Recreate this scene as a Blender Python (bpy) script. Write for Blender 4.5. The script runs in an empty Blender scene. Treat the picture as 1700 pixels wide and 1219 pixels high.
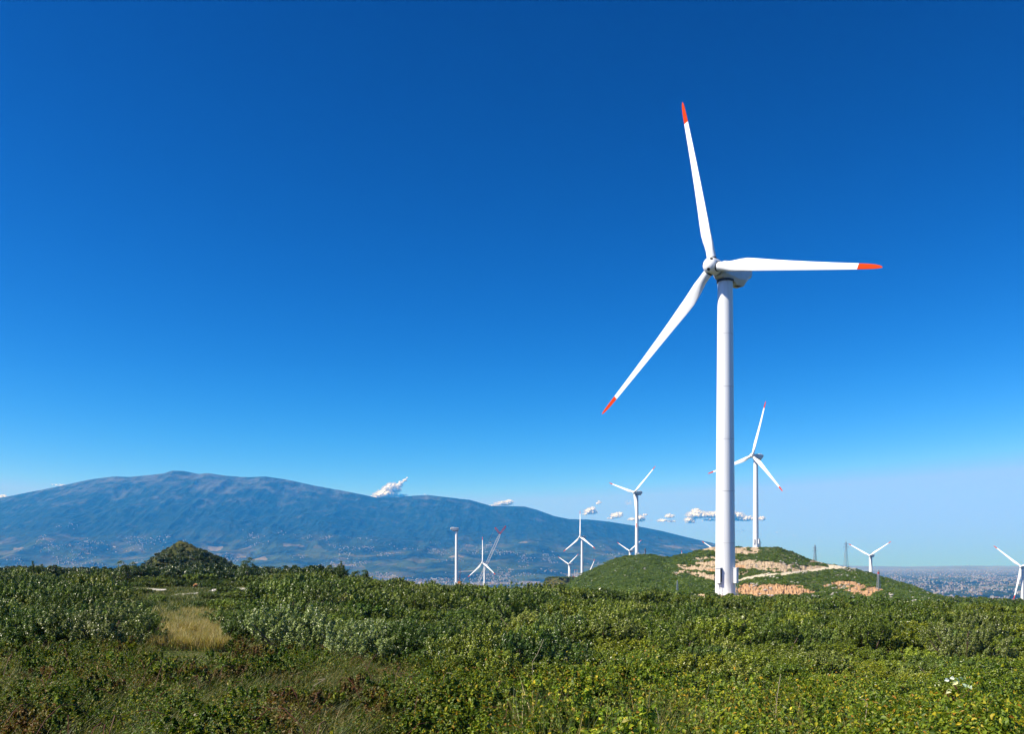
import bpy, bmesh, math, random
import numpy as np
from mathutils import Vector, Matrix
R_ = math.radians
random.seed(7)
C = bpy.context.scene.collection
SC = bpy.context.scene

# ------------------------------------------------------------------ camera
F = 1450.0            # focal length in photograph pixels (1700 wide)
HX, HZ = 850.0, 930.0  # principal column, horizon row
cam = bpy.data.cameras.new('camera'); cam_o = bpy.data.objects.new('camera', cam); C.objects.link(cam_o)
cam.sensor_width = 36.0; cam.lens = 36.0 * F / 1700.0
cam.shift_y = (HZ - 609.5) / 1700.0
cam.clip_start = 0.1; cam.clip_end = 120000
cam_o.location = (0, 0, 0); cam_o.rotation_euler = (R_(90), 0, 0)
SC.camera = cam_o

# ------------------------------------------------------------------ world, sun, exposure
SUN_AZ, SUN_EL = R_(-109), R_(46)     # measured from the view direction (+y), clockwise
world = bpy.data.worlds.new('World'); SC.world = world; world.use_nodes = True
wn = world.node_tree.nodes; wl = world.node_tree.links; wn.clear()
sky = wn.new('ShaderNodeTexSky'); sky.sky_type = 'NISHITA'; sky.sun_disc = False
sky.sun_elevation = SUN_EL; sky.sun_rotation = SUN_AZ
sky.altitude = 300; sky.air_density = 0.7; sky.dust_density = 0.5; sky.ozone_density = 2.0
# a polarised, deeply saturated slide-film sky: a tone curve per channel
sep = wn.new('ShaderNodeSeparateColor'); com = wn.new('ShaderNodeCombineColor')
wl.new(sky.outputs[0], sep.inputs[0])
for ch, (gam, mul, top) in enumerate(((4.0, 0.0296, 3.42), (2.0, 0.337, 4.6), (1.8, 0.61, 8.5))):
    mn = wn.new('ShaderNodeMath'); mn.operation = 'MINIMUM'; mn.inputs[1].default_value = top
    pw = wn.new('ShaderNodeMath'); pw.operation = 'POWER'; pw.inputs[1].default_value = gam
    ml = wn.new('ShaderNodeMath'); ml.operation = 'MULTIPLY'; ml.inputs[1].default_value = mul
    wl.new(sep.outputs[ch], mn.inputs[0]); wl.new(mn.outputs[0], pw.inputs[0]); wl.new(pw.outputs[0], ml.inputs[0]); wl.new(ml.outputs[0], com.inputs[ch])
bg = wn.new('ShaderNodeBackground'); bg.inputs[1].default_value = 0.05
wo = wn.new('ShaderNodeOutputWorld')
wl.new(com.outputs[0], bg.inputs[0]); wl.new(bg.outputs[0], wo.inputs[0])
sun = bpy.data.lights.new('sun', 'SUN'); sun.energy = 5.0; sun.angle = R_(0.53); sun.color = (1.0, 0.94, 0.83)
sun_o = bpy.data.objects.new('sun', sun); C.objects.link(sun_o)
sdir = Vector((math.sin(SUN_AZ) * math.cos(SUN_EL), math.cos(SUN_AZ) * math.cos(SUN_EL), math.sin(SUN_EL)))
sun_o.rotation_euler = sdir.to_track_quat('Z', 'Y').to_euler(); sun_o.location = sdir * 300
SC.view_settings.view_transform = 'Standard'; SC.view_settings.look = 'None'
SC.view_settings.exposure = 0.75; SC.view_settings.gamma = 1.0; SC.view_settings.use_curve_mapping = False
SC.render.engine = 'CYCLES'
cy = SC.cycles
cy.max_bounces = 6; cy.diffuse_bounces = 1; cy.glossy_bounces = 2; cy.transmission_bounces = 3; cy.transparent_max_bounces = 40; cy.volume_bounces = 0
cy.use_denoising = True; cy.use_adaptive_sampling = True; cy.adaptive_threshold = 0.01
cy.caustics_reflective = False; cy.caustics_refractive = False
cy.sample_clamp_indirect = 4

# ------------------------------------------------------------------ helpers
def at(px, py, Y):
    return Vector(((px - HX) / F * Y, Y, (HZ - py) / F * Y))

def tag(o, label=None, cat=None, group=None, kind=None):
    if label: o['label'] = label
    if cat: o['category'] = cat
    if group: o['group'] = group
    if kind: o['kind'] = kind
    return o

def empty(name, loc=(0, 0, 0), rz=0):
    o = bpy.data.objects.new(name, None); C.objects.link(o)
    o.location = loc; o.rotation_euler = (0, 0, rz); o.empty_display_size = 0.5
    return o

def link(name, me, parent=None, mtx=None):
    o = bpy.data.objects.new(name, me); C.objects.link(o)
    if parent is not None: o.parent = parent
    if mtx is not None: o.matrix_local = mtx
    return o

def np_mesh(name, V, faces, mats=(), midx=None, smooth=False):
    """faces: list of (m,k) int arrays"""
    V = np.ascontiguousarray(V, dtype=np.float32)
    faces = [np.asarray(f, dtype=np.int32) for f in faces if len(f)]
    me = bpy.data.meshes.new(name)
    me.vertices.add(len(V)); me.vertices.foreach_set('co', V.ravel())
    nl = sum(f.size for f in faces); nf = sum(len(f) for f in faces)
    me.loops.add(nl); me.polygons.add(nf)
    me.loops.foreach_set('vertex_index', np.concatenate([f.ravel() for f in faces]))
    tot = np.concatenate([np.full(len(f), f.shape[1], np.int32) for f in faces])
    st = np.concatenate([[0], np.cumsum(tot)[:-1]]).astype(np.int32)
    me.polygons.foreach_set('loop_start', st)
    for m in mats: me.materials.append(m)
    if midx is not None: me.polygons.foreach_set('material_index', np.asarray(midx, np.int32))
    me.polygons.foreach_set('use_smooth', np.full(nf, smooth))
    me.update(calc_edges=True)
    return me

def attr(me, name, vals):
    a = me.attributes.new(name, 'FLOAT', 'POINT'); a.data.foreach_set('value', np.asarray(vals, np.float32))

class MB:
    """collects simple solids into one mesh"""
    def __init__(s): s.v = []; s.f = []; s.m = []
    def add(s, vs, fs, mi=0):
        b = len(s.v); s.v += [tuple(p) for p in vs]
        for f in fs: s.f.append([b + i for i in f]); s.m.append(mi)
    def box(s, c, size, mtx=None, mi=0):
        x, y, z = [k / 2 for k in size]; c = Vector(c)
        vs = [Vector((a * x, b * y, d * z)) for a in (-1, 1) for b in (-1, 1) for d in (-1, 1)]
        vs = [c + (mtx @ p if mtx else p) for p in vs]
        s.add(vs, [(0, 1, 3, 2), (4, 6, 7, 5), (0, 4, 5, 1), (2, 3, 7, 6), (0, 2, 6, 4), (1, 5, 7, 3)], mi)
    def bar(s, a, b, w, mi=0, n=4, w2=None):
        a, b = Vector(a), Vector(b); d = (b - a).normalized()
        u = d.cross(Vector((0, 0, 1)) if abs(d.z) < .9 else Vector((0, 1, 0))).normalized(); v = d.cross(u)
        vs = []
        for p, r in ((a, w), (b, w if w2 is None else w2)):
            for k in range(n):
                t = 2 * math.pi * (k + .5) / n; vs.append(p + (u * math.cos(t) + v * math.sin(t)) * r)
        s.add(vs, [(k, (k + 1) % n, n + (k + 1) % n, n + k) for k in range(n)] + [tuple(range(n))[::-1], tuple(range(n, 2 * n))], mi)
    def rings(s, rings, mi=0, caps=True):
        n = len(rings[0]); vs = [p for r in rings for p in r]; fs = []
        for i in range(len(rings) - 1):
            for k in range(n): fs.append((i * n + k, i * n + (k + 1) % n, (i + 1) * n + (k + 1) % n, (i + 1) * n + k))
        if caps: fs += [tuple(range(n))[::-1], tuple(range((len(rings) - 1) * n, len(rings) * n))]
        s.add(vs, fs, mi)
    def lathe(s, prof, n=32, mi=0, caps=True):   # (r, z) about z
        s.rings([[(r * math.cos(2 * math.pi * k / n), r * math.sin(2 * math.pi * k / n), z) for k in range(n)] for r, z in prof], mi, caps)
    def mesh(s, name, mats, smooth=None):
        me = bpy.data.meshes.new(name); me.from_pydata(s.v, [], s.f)
        for m in (mats if isinstance(mats, (list, tuple)) else [mats]): me.materials.append(m)
        me.polygons.foreach_set('material_index', s.m)
        bm = bmesh.new(); bm.from_mesh(me); bmesh.ops.recalc_face_normals(bm, faces=bm.faces); bm.to_mesh(me); bm.free()
        if smooth is not None:
            me.polygons.foreach_set('use_smooth', [True] * len(me.polygons))
            me.set_sharp_from_angle(angle=R_(smooth))
        me.update(); return me
    def build(s, name, mats, parent=None, mtx=None, smooth=None):
        return link(name, s.mesh(name, mats, smooth), parent, mtx)

# value noise -------------------------------------------------------
_perm = np.random.default_rng(11).random((256, 256))
def vnoise(x, y):
    xi = np.floor(x).astype(np.int64); yi = np.floor(y).astype(np.int64)
    fx = x - xi; fy = y - yi; fx = fx * fx * (3 - 2 * fx); fy = fy * fy * (3 - 2 * fy)
    g = lambda a, b: _perm[a & 255, b & 255]
    return (g(xi, yi) * (1 - fx) + g(xi + 1, yi) * fx) * (1 - fy) + (g(xi, yi + 1) * (1 - fx) + g(xi + 1, yi + 1) * fx) * fy
def fbm(x, y, o=4, gain=.5):
    x = np.asarray(x, float); y = np.asarray(y, float)
    s = 0; a = 1; t = 0
    for k in range(o):
        s = s + a * vnoise(x * 2 ** k + 17.3 * k, y * 2 ** k + 31.7 * k); t += a; a *= gain
    return s / t          # 0..1
def ridged(x, y, o=4):
    s = 0; a = 1; t = 0
    for k in range(o):
        s = s + a * (1 - np.abs(2 * vnoise(x * 2 ** k + 7.7 * k, y * 2 ** k + 3.1 * k) - 1)); t += a; a *= .5
    return s / t
def sstep(a, b, x):
    t = np.clip((x - a) / (b - a), 0, 1); return t * t * (3 - 2 * t)

# ------------------------------------------------------------------ materials
def new_mat(name):
    m = bpy.data.materials.new(name); m.use_nodes = True
    nt = m.node_tree; b = nt.nodes['Principled BSDF']; return m, nt, b
def N(nt, typ, **kw):
    n = nt.nodes.new(typ)
    for k, v in kw.items():
        if k.startswith('i_'):
            key = k[2:]; n.inputs[int(key) if key.isdigit() else key].default_value = v
        else: setattr(n, k, v)
    return n
def ramp(nt, fac, stops, interp='LINEAR'):
    r = nt.nodes.new('ShaderNodeValToRGB'); r.color_ramp.interpolation = interp
    el = r.color_ramp.elements
    while len(el) > 1: el.remove(el[-1])
    el[0].position = stops[0][0]; el[0].color = (*stops[0][1], 1)
    for p, c in stops[1:]:
        e = el.new(p); e.color = (*c, 1)
    nt.links.new(fac, r.inputs[0]); return r.outputs[0]
def noise(nt, scale, detail=3, rough=.55, vec=None, dims='3D'):
    n = N(nt, 'ShaderNodeTexNoise', noise_dimensions=dims); n.inputs['Scale'].default_value = scale
    n.inputs['Detail'].default_value = detail; n.inputs['Roughness'].default_value = rough
    if vec is not None: nt.links.new(vec, n.inputs['Vector'])
    return n.outputs[0]
def mixc(nt, fac, a, b, mode='MIX'):
    m = N(nt, 'ShaderNodeMix', data_type='RGBA', blend_type=mode)
    for s, v in ((m.inputs[0], fac), (m.inputs[6], a), (m.inputs[7], b)):
        if hasattr(v, 'links'): nt.links.new(v, s)
        elif isinstance(v, (int, float)): s.default_value = v
        else: s.default_value = (*v, 1)
    return m.outputs[2]
def simple(name, col, rough=.5, spec=.5, metal=0, var=0.0, vscale=1.0):
    m, nt, b = new_mat(name)
    b.inputs['Roughness'].default_value = rough; b.inputs['Metallic'].default_value = metal; b.inputs['Specular IOR Level'].default_value = spec
    if var:
        tc = N(nt, 'ShaderNodeTexCoord')
        f = noise(nt, vscale, 4, .6, tc.outputs['Object'])
        nt.links.new(ramp(nt, f, [(.3, tuple(c * (1 - var) for c in col)), (.7, tuple(min(1, c * (1 + var * .4)) for c in col))]), b.inputs['Base Color'])
    else: b.inputs['Base Color'].default_value = (*col, 1)
    return m

M_white = None
def tower_paint(name, col):
    """painted steel with faint rain streaks running down"""
    m, nt, b = new_mat(name)
    tc = N(nt, 'ShaderNodeTexCoord'); mp = N(nt, 'ShaderNodeMapping'); mp.inputs['Scale'].default_value = (2.2, 2.2, .05)
    nt.links.new(tc.outputs['Object'], mp.inputs[0])
    f = noise(nt, 1.0, 5, .6, mp.outputs[0])
    nt.links.new(ramp(nt, f, [(.25, tuple(c * .78 for c in col)), (.42, tuple(c * .93 for c in col)), (.6, col)]), b.inputs['Base Color'])
    b.inputs['Roughness'].default_value = .38; b.inputs['Specular IOR Level'].default_value = .4
    return m
M_tower = tower_paint('tower_paint', (.80, .81, .80))
M_seam = simple('seam_grime', (.38, .37, .35), .6)
M_blade = simple('blade_paint', (.82, .83, .82), .35, .4, var=.05, vscale=.4)
M_red = simple('red_paint', (.52, .042, .001), .7, .06)
M_nac = simple('nacelle_paint', (.66, .67, .66), .42, .4, var=.1, vscale=.5)
M_dark = simple('dark_opening', (.02, .02, .022), .6, .3)
M_rub = simple('dark_seal', (.04, .04, .042), .6)
M_galv = simple('galvanised_steel', (.42, .44, .45), .45, .5, .6, var=.2, vscale=.3)
M_pyl = simple('weathered_steel', (.28, .30, .32), .6, .4, .3, var=.2, vscale=.2)
M_cab = simple('cabinet_paint', (.78, .79, .78), .4, .4, var=.06, vscale=2)

def leaf_mat(name, stops, trans=.10, rough=.38, patch=None, spec=.5, tints=None):
    m, nt, b = new_mat(name)
    g = N(nt, 'ShaderNodeNewGeometry'); oi = N(nt, 'ShaderNodeObjectInfo')
    col = ramp(nt, g.outputs['Random Per Island'], stops)
    tintc = ramp(nt, oi.outputs['Random'], tints or [(0, (.55, .72, .5)), (.3, (1.0, .98, .75)), (.5, (.75, .92, .8)), (.72, (1.35, 1.2, .7)), (1, (1.6, 1.65, 1.9))])
    col = mixc(nt, 1.0, col, tintc, 'MULTIPLY')
    col = mixc(nt, 1.0, col, oi.outputs['Color'], 'MULTIPLY')
    if patch: col = patch(nt, col)
    nt.links.new(col, b.inputs['Base Color'])
    b.inputs['Roughness'].default_value = rough; b.inputs['Specular IOR Level'].default_value = spec
    if trans:
        tr = N(nt, 'ShaderNodeBsdfTranslucent'); mx = N(nt, 'ShaderNodeMixShader'); mx.inputs[0].default_value = trans
        tcol = mixc(nt, 1.0, col, (1.5, 1.6, .6), 'MULTIPLY'); nt.links.new(tcol, tr.inputs[0])
        nt.links.new(b.outputs[0], mx.inputs[1]); nt.links.new(tr.outputs[0], mx.inputs[2])
        nt.links.new(mx.outputs[0], nt.nodes['Material Output'].inputs[0])
    return m
M_shrub = leaf_mat('shrub_leaf', [(0, (.045, .070, .006)), (.4, (.095, .135, .010)), (.75, (.15, .195, .018)), (.95, (.21, .25, .04)), (1, (.26, .29, .10))])
M_shrub_far = leaf_mat('hill_shrub_leaf', [(0, (.034, .060, .005)), (.5, (.068, .112, .008)), (.85, (.10, .15, .014)), (1, (.15, .18, .03))], tints=[(0, (.8, .88, .75)), (.5, (1, 1, 1)), (1, (1.35, 1.25, 1.0))])
M_twig = simple('twig_bark', (.14, .10, .07), .8, .2)
M_bark = simple('tree_bark', (.10, .075, .05), .85, .2, var=.3, vscale=4)

def bramble_patch(nt, col):
    # two kinds of weed: darker small-leaved herbs to the left, yellow-green bramble to the right, with rusty dead patches
    tc = N(nt, 'ShaderNodeNewGeometry'); pos = tc.outputs['Position']
    f = noise(nt, .5, 3, .6, pos); f2 = noise(nt, 2.6, 2, .6, pos)
    sx = N(nt, 'ShaderNodeSeparateXYZ'); nt.links.new(pos, sx.inputs[0])
    mr = N(nt, 'ShaderNodeMapRange'); mr.inputs[1].default_value = -2.2; mr.inputs[2].default_value = .6; mr.inputs[3].default_value = 1; mr.inputs[4].default_value = 0
    nt.links.new(sx.outputs[0], mr.inputs[0])
    def add(a, b, k=1.0):
        m = N(nt, 'ShaderNodeMath', operation='MULTIPLY_ADD'); nt.links.new(b, m.inputs[0]); m.inputs[1].default_value = k; nt.links.new(a, m.inputs[2]); return m.outputs[0]
    herb = mixc(nt, 1, col, (.55, .62, .55), 'MULTIPLY')
    col = mixc(nt, mr.outputs[0], col, herb)
    t = add(add(f, f2, .35), mr.outputs[0], .10)
    msk = ramp(nt, t, [(.81, (0, 0, 0)), (.90, (.8, .8, .8))])
    rust = ramp(nt, tc.outputs['Random Per Island'], [(0, (.09, .028, .010)), (.5, (.20, .075, .018)), (.8, (.13, .085, .025)), (1, (.06, .09, .015))])
    return mixc(nt, msk, col, rust)
M_bramble = leaf_mat('bramble_leaf', [(0, (.035, .065, .006)), (.3, (.085, .14, .010)), (.6, (.16, .225, .014)), (.84, (.27, .30, .018)), (.94, (.46, .34, .02)), (.975, (.36, .14, .02)), (1, (.34, .34, .12))], trans=.25, rough=.5, spec=.3, patch=bramble_patch)
M_grass = leaf_mat('grass_blade', [(0, (.03, .05, .008)), (.5, (.075, .105, .014)), (.78, (.15, .15, .035)), (.92, (.34, .27, .12)), (1, (.42, .34, .18))], trans=.3, rough=.5)
M_straw = leaf_mat('straw_blade', [(0, (.24, .16, .06)), (.4, (.46, .32, .16)), (.75, (.60, .45, .26)), (.85, (.18, .20, .04)), (1, (.64, .52, .34))], trans=.3, rough=.55)
M_dead = leaf_mat('dead_leaf', [(0, (.045, .026, .016)), (.6, (.11, .068, .045)), (1, (.18, .12, .085))], trans=.15, rough=.6)
M_cane = simple('bramble_cane', (.11, .035, .022), .6, .3)
M_drystalk = simple('dry_stalk', (.40, .33, .22), .7, .2)
M_stone = simple('white_stone', (.52, .48, .41), .85, .2, var=.3, vscale=1.5)

# ------------------------------------------------------------------ terrain: the near ridge
_px = np.array([-900, -100, 150, 313, 420, 560, 650, 800, 950, 1100, 1250, 1400, 1550, 1700, 1850, 2600.])
_sky = np.array([946, 946, 947, 946, 947, 951, 961, 968, 969, 977, 986, 989, 994, 1000, 1003, 1006.])
_yc = np.array([170, 170, 170, 175, 170, 140, 112, 96, 95, 95, 95, 95, 95, 95, 95, 95.])
_gc = -(_sky - HZ) / F * _yc - 2.3
_z260 = np.array([-13, -13, -13, -12, -13, -14, -15, -17, -15, -14, -14, -14, -16, -20, -22, -24.])
_z600 = np.array([-45, -45, -45, -45, -45, -46, -48, -48, -50, -50, -50, -50, -50, -50, -50, -50.])
BUMPS = []   # (x, y, z, sigma)
def ground_z(x, y, rough=True):
    x = np.asarray(x, float); y = np.asarray(y, float)
    ye = np.maximum(y, 4.0)
    px = HX + F * x / ye
    g = lambda tab: np.interp(px, _px, tab)
    yc = g(_yc); gc = g(_gc); t = np.clip(y / yc, -.2, 1)
    near = -2.3 + (gc + 2.3) * (1 - (1 - t) ** 2)
    z260, z600 = g(_z260), g(_z600)
    # beyond the crest: piecewise linear to z(260), z(600), z(1500), z(2600)
    far = np.where(y < 260, gc + (z260 - gc) * np.clip((y - yc) / (260 - yc), 0, 1) ** 1.3,
          np.where(y < 600, z260 + (z600 - z260) * (y - 260) / 340,
          np.where(y < 1500, z600 + (-120 - z600) * (y - 600) / 900, -120 + (-215 + 120) * (y - 1500) / 1100)))
    z = np.where(y < yc, near, far)
    if rough:
        z = z + (fbm(x / 9 + 50, y / 9 + 50, 3) - .5) * .5 * np.clip(y / 30, 0, 1)
        for bx, by, bz, s in BUMPS:
            w = np.exp(-((x - bx) ** 2 + (y - by) ** 2) / (2 * s * s))
            w = np.clip(w * 1.35, 0, 1); w = w * w * (3 - 2 * w)
            z = z * (1 - w) + bz * w
    return z

# turbine table: hub pixel, distance, tower height, rotor phase (deg), label, has_rotor
MAIN_D, PSI = 189.15, 51.49
TURB = [
    ((1249, 757), 652, 67.9, 15, 'white wind turbine on top of the terraced hill, second largest in view'),
    ((1053, 818), 975, 73, 49, 'white turbine on the green shoulder of the hill, one blade hanging over its tower'),
    ((963, 892), 1340, 70, -3, 'white turbine with one blade straight up, just left of the green hill'),
    ((801, 935), 1350, 70, -4, 'white turbine in front of the tilted lattice crane boom'),
    ((944, 937), 2050, 70, 55, 'small white turbine with blades in a Y beside the sandy pad'),
    ((1045, 915), 1850, 70, 57, 'small turbine half hidden behind the hill, just left of the one with hanging blade'),
    ((1444, 923), 1370, 70, 58, 'white turbine rising behind the right slope of the hill, blades in a Y'),
    ((1695, 941), 1060, 70, -51, 'white turbine cut by the right edge of the picture, over the city plain'),
    ((1193, 917), 1500, 70, 58, 'turbine almost wholly hidden behind the large tower, two red tips showing'),
    ((1132, 944), 2000, 70, -3, 'turbine behind the hill saddle showing a single upright blade'),
    ((1104, 953), 2050, 70, 0, 'turbine behind the hill with only a blade stub above the saddle'),
    ((975, 958), 1750, 70, 30, 'turbine behind the left foot of the hill with one slanting blade tip showing'),
]
for (hx, hy), D, th, ph, lb in TURB:
    p = at(hx, hy, D)
    if D > 900: BUMPS.append((p.x, D, p.z - th, 12 if D < 1000 else 30))
BUMPS.append((at(757, 877, 1060).x, 1060, at(757, 877, 1060).z - 70, 45))
BUMPS.append((at(936, 959, 1150).x, 1150, at(936, 959.5, 1150).z, 26))
BUMPS.append((at(1204, 930, MAIN_D).x, MAIN_D, 62.42 - 70, 7))

def img(m):
    return m
def ground_mat():
    m, nt, b = new_mat('ground_soil')
    g = N(nt, 'ShaderNodeNewGeometry')
    f = noise(nt, .9, 5, .65, g.outputs['Position']); f2 = noise(nt, .12, 3, .5, g.outputs['Position'])
    c1 = ramp(nt, f, [(.3, (.035, .04, .012)), (.55, (.075, .075, .025)), (.75, (.15, .115, .05))])
    c2 = ramp(nt, f2, [(.35, (.8, .95, .7)), (.65, (1.2, 1.05, .8))])
    col = mixc(nt, 1, c1, c2, 'MULTIPLY')
    a = N(nt, 'ShaderNodeAttribute', attribute_name='sand')
    sand = ramp(nt, f, [(.3, (.42, .28, .15)), (.7, (.62, .48, .30))])
    col = mixc(nt, a.outputs['Fac'], col, sand)
    nt.links.new(col, b.inputs['Base Color']); b.inputs['Roughness'].default_value = .95; b.inputs['Specular IOR Level'].default_value = .15
    bp = N(nt, 'ShaderNodeBump'); bp.inputs['Strength'].default_value = .6; bp.inputs['Distance'].default_value = .2
    nt.links.new(f, bp.inputs['Height']); nt.links.new(bp.outputs[0], b.inputs['Normal'])
    return m
M_ground = ground_mat()
def grid_faces(nr, nc):
    i = np.arange(nr * nc).reshape(nr, nc)
    return np.stack([i[:-1, :-1], i[:-1, 1:], i[1:, 1:], i[1:, :-1]], -1).reshape(-1, 4)

ys = np.concatenate([np.linspace(-14, 4, 16)[:-1], 4 + (np.geomspace(12, 2608, 340) - 12)])
sv = np.linspace(-1.5, 1.5, 420)
Yg, Sg = np.meshgrid(ys, sv, indexing='ij'); Xg = Sg * (np.maximum(Yg, 0) + 16)
Zg = ground_z(Xg, Yg)
sand = np.zeros_like(Zg)
for cx, cyy, rr in ((at(1204, 930, MAIN_D).x - 1, MAIN_D, 7.5), (at(936, 959, 1150).x, 1150, 12)):
    d = np.hypot(Xg - cx, Yg - cyy) + (fbm(Xg / 3, Yg / 3, 3) - .5) * 4
    sand = np.maximum(sand, 1 - sstep(rr * .8, rr * 1.15, d))
me = np_mesh('ground', np.stack([Xg, Yg, Zg], -1).reshape(-1, 3), [grid_faces(*Zg.shape)], [M_ground], smooth=True)
attr(me, 'sand', sand.ravel())
tag(link('ground', me), kind='structure')

# ------------------------------------------------------------------ plain and mountains
_mpx = np.array([-3000, -1600, -700, -250, 0, 50, 100, 150, 190, 215, 255, 272, 286, 305, 330, 345, 375, 415, 440, 480, 520, 560, 600, 625, 660, 690, 710, 745, 780, 815, 850, 870, 890, 920, 945, 975, 1010, 1060, 1100, 1140, 1180, 1210, 1250, 1300, 1340, 1420, 1700.])
_mpy = np.array([900, 880, 850, 838, 827, 817, 807, 796, 791, 792, 788, 786, 781.5, 782, 787, 785.5, 790, 792.5, 791, 797, 806, 813, 821, 826, 825.5, 823, 822, 826, 830, 840, 840.5, 841, 846, 857, 862, 862.5, 866, 874, 882, 892, 901, 909, 916, 926, 934, 950, 960.])
YR, YF, PLAIN_Z = 14000.0, 7600.0, -200.0
def mountain_z(u, y):
    px = HX + F * u
    zs = (HZ - np.interp(px, _mpx, _mpy)) / F * YR
    zs = np.maximum(zs, PLAIN_Z - 30)
    t = np.clip((y - YF) / (YR - YF), 0, 1)
    x = u * y
    rr = ridged(x / 1500 + 3, y / 3200 + 5, 5) - .55
    r2 = ridged(x / 420 + 9, y / 900 + 2, 4) - .5
    prof = PLAIN_Z + (zs - PLAIN_Z) * (0.22 * t + 0.78 * t ** 2.1)
    amp = np.clip((zs - PLAIN_Z) / 1500, 0, 1)
    bump = (rr * 480 + r2 * 115) * np.sin(np.pi * np.clip(t, 0, 1)) ** .8 * amp * (.35 + t)
    r3 = ridged(x / 150 + 4, y / 520 + 8, 3) - .5
    z = prof + bump + (r2 * 26 + r3 * 30) * t * amp
    # never rise above the sight line of the ridge
    lim = zs / YR * y - 12 * (1 - t)
    z = np.minimum(z, np.where(t > .6, lim, 1e9))
    back = np.clip((y - YR) / 4500, 0, 1)
    return np.where(y > YR, (zs + (r2 * 26 + r3 * 30) * amp) * (1 - back) + (PLAIN_Z - 40) * back, z) - 3

def land_mat(name, forest):
    m, nt, b = new_mat(name)
    g = N(nt, 'ShaderNodeNewGeometry'); pos = g.outputs['Position']
    vo = N(nt, 'ShaderNodeTexVoronoi', feature='F1'); vo.inputs['Scale'].default_value = .0055; vo.inputs['Randomness'].default_value = 1
    nd = N(nt, 'ShaderNodeTexNoise'); nd.inputs['Scale'].default_value = .004; nt.links.new(pos, nd.inputs['Vector'])
    va = N(nt, 'ShaderNodeVectorMath', operation='MULTIPLY_ADD'); va.inputs[1].default_value = (120, 120, 0); nt.links.new(nd.outputs[1], va.inputs[0]); nt.links.new(pos, va.inputs[2])
    nt.links.new(va.outputs[0], vo.inputs['Vector'])
    fields = ramp(nt, vo.outputs['Color'], [(0, (.03, .05, .015)), (.35, (.05, .075, .025)), (.55, (.09, .09, .04)), (.72, (.06, .08, .03)), (.86, (.22, .18, .11)), (.95, (.36, .30, .2))], 'CONSTANT')
    f = noise(nt, .0016, 5, .6, pos); f3 = noise(nt, .011, 8, .78, pos)
    wood = ramp(nt, f3, [(.32, (.002, .008, .008)), (.5, (.006, .022, .020)), (.66, (.03, .05, .045))])
    lo = mixc(nt, ramp(nt, f, [(.42, (0, 0, 0)), (.58, (1, 1, 1))]), fields, wood)
    if forest:
        sx = N(nt, 'ShaderNodeSeparateXYZ'); nt.links.new(pos, sx.inputs[0])
        mr = N(nt, 'ShaderNodeMapRange'); mr.inputs[1].default_value = 20; mr.inputs[2].default_value = 420; nt.links.new(sx.outputs[2], mr.inputs[0])
        hi = mixc(nt, mr.outputs[0], lo, wood)
        rk = noise(nt, .0034, 6, .7, pos)
        mr2 = N(nt, 'ShaderNodeMapRange'); mr2.inputs[1].default_value = 250; mr2.inputs[2].default_value = 1300; mr2.inputs[3].default_value = -.12; mr2.inputs[4].default_value = .12; nt.links.new(sx.outputs[2], mr2.inputs[0])
        ad = N(nt, 'ShaderNodeMath', operation='ADD'); nt.links.new(rk, ad.inputs[0]); nt.links.new(mr2.outputs[0], ad.inputs[1])
        col = mixc(nt, ramp(nt, ad.outputs[0], [(.53, (0, 0, 0)), (.74, (.75, .75, .75))]), hi, (.10, .11, .12))
    else:      # beyond the fields the colour pales with distance, haze painted into the land
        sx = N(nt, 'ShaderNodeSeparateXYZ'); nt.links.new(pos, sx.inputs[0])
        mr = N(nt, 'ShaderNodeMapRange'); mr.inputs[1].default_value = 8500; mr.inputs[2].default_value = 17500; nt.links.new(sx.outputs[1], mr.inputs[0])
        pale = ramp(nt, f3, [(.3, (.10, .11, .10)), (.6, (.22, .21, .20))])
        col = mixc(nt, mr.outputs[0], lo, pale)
    nt.links.new(col, b.inputs['Base Color']); b.inputs['Roughness'].default_value = .95; b.inputs['Specular IOR Level'].default_value = .1
    return m
M_mount = land_mat('mountain_land', True); M_plain = land_mat('plain_fields', False)

uu = np.concatenate([np.linspace((-2600 - HX) / F, (-420 - HX) / F, 220)[:-1], np.linspace((-420 - HX) / F, (1720 - HX) / F, 1250)])
yy = np.concatenate([np.linspace(YF - 900, YR, 380), np.linspace(YR + 150, YR + 4500, 30)])
Ym, Um = np.meshgrid(yy, uu, indexing='ij'); Zm = mountain_z(Um, Ym)
me = np_mesh('mountain', np.stack([Um * Ym, Ym, Zm], -1).reshape(-1, 3), [grid_faces(*Zm.shape)], [M_mount], smooth=True)
tag(link('mountain', me), kind='structure')

xs = np.linspace(-24000, 24000, 100); ypl = np.linspace(-1500, 20500, 80)
Yp, Xp = np.meshgrid(ypl, xs, indexing='ij'); Zp = np.full_like(Yp, PLAIN_Z)
me = np_mesh('plain', np.stack([Xp, Yp, Zp], -1).reshape(-1, 3), [grid_faces(*Zp.shape)], [M_plain], smooth=True)
tag(link('plain', me), kind='structure')

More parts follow.
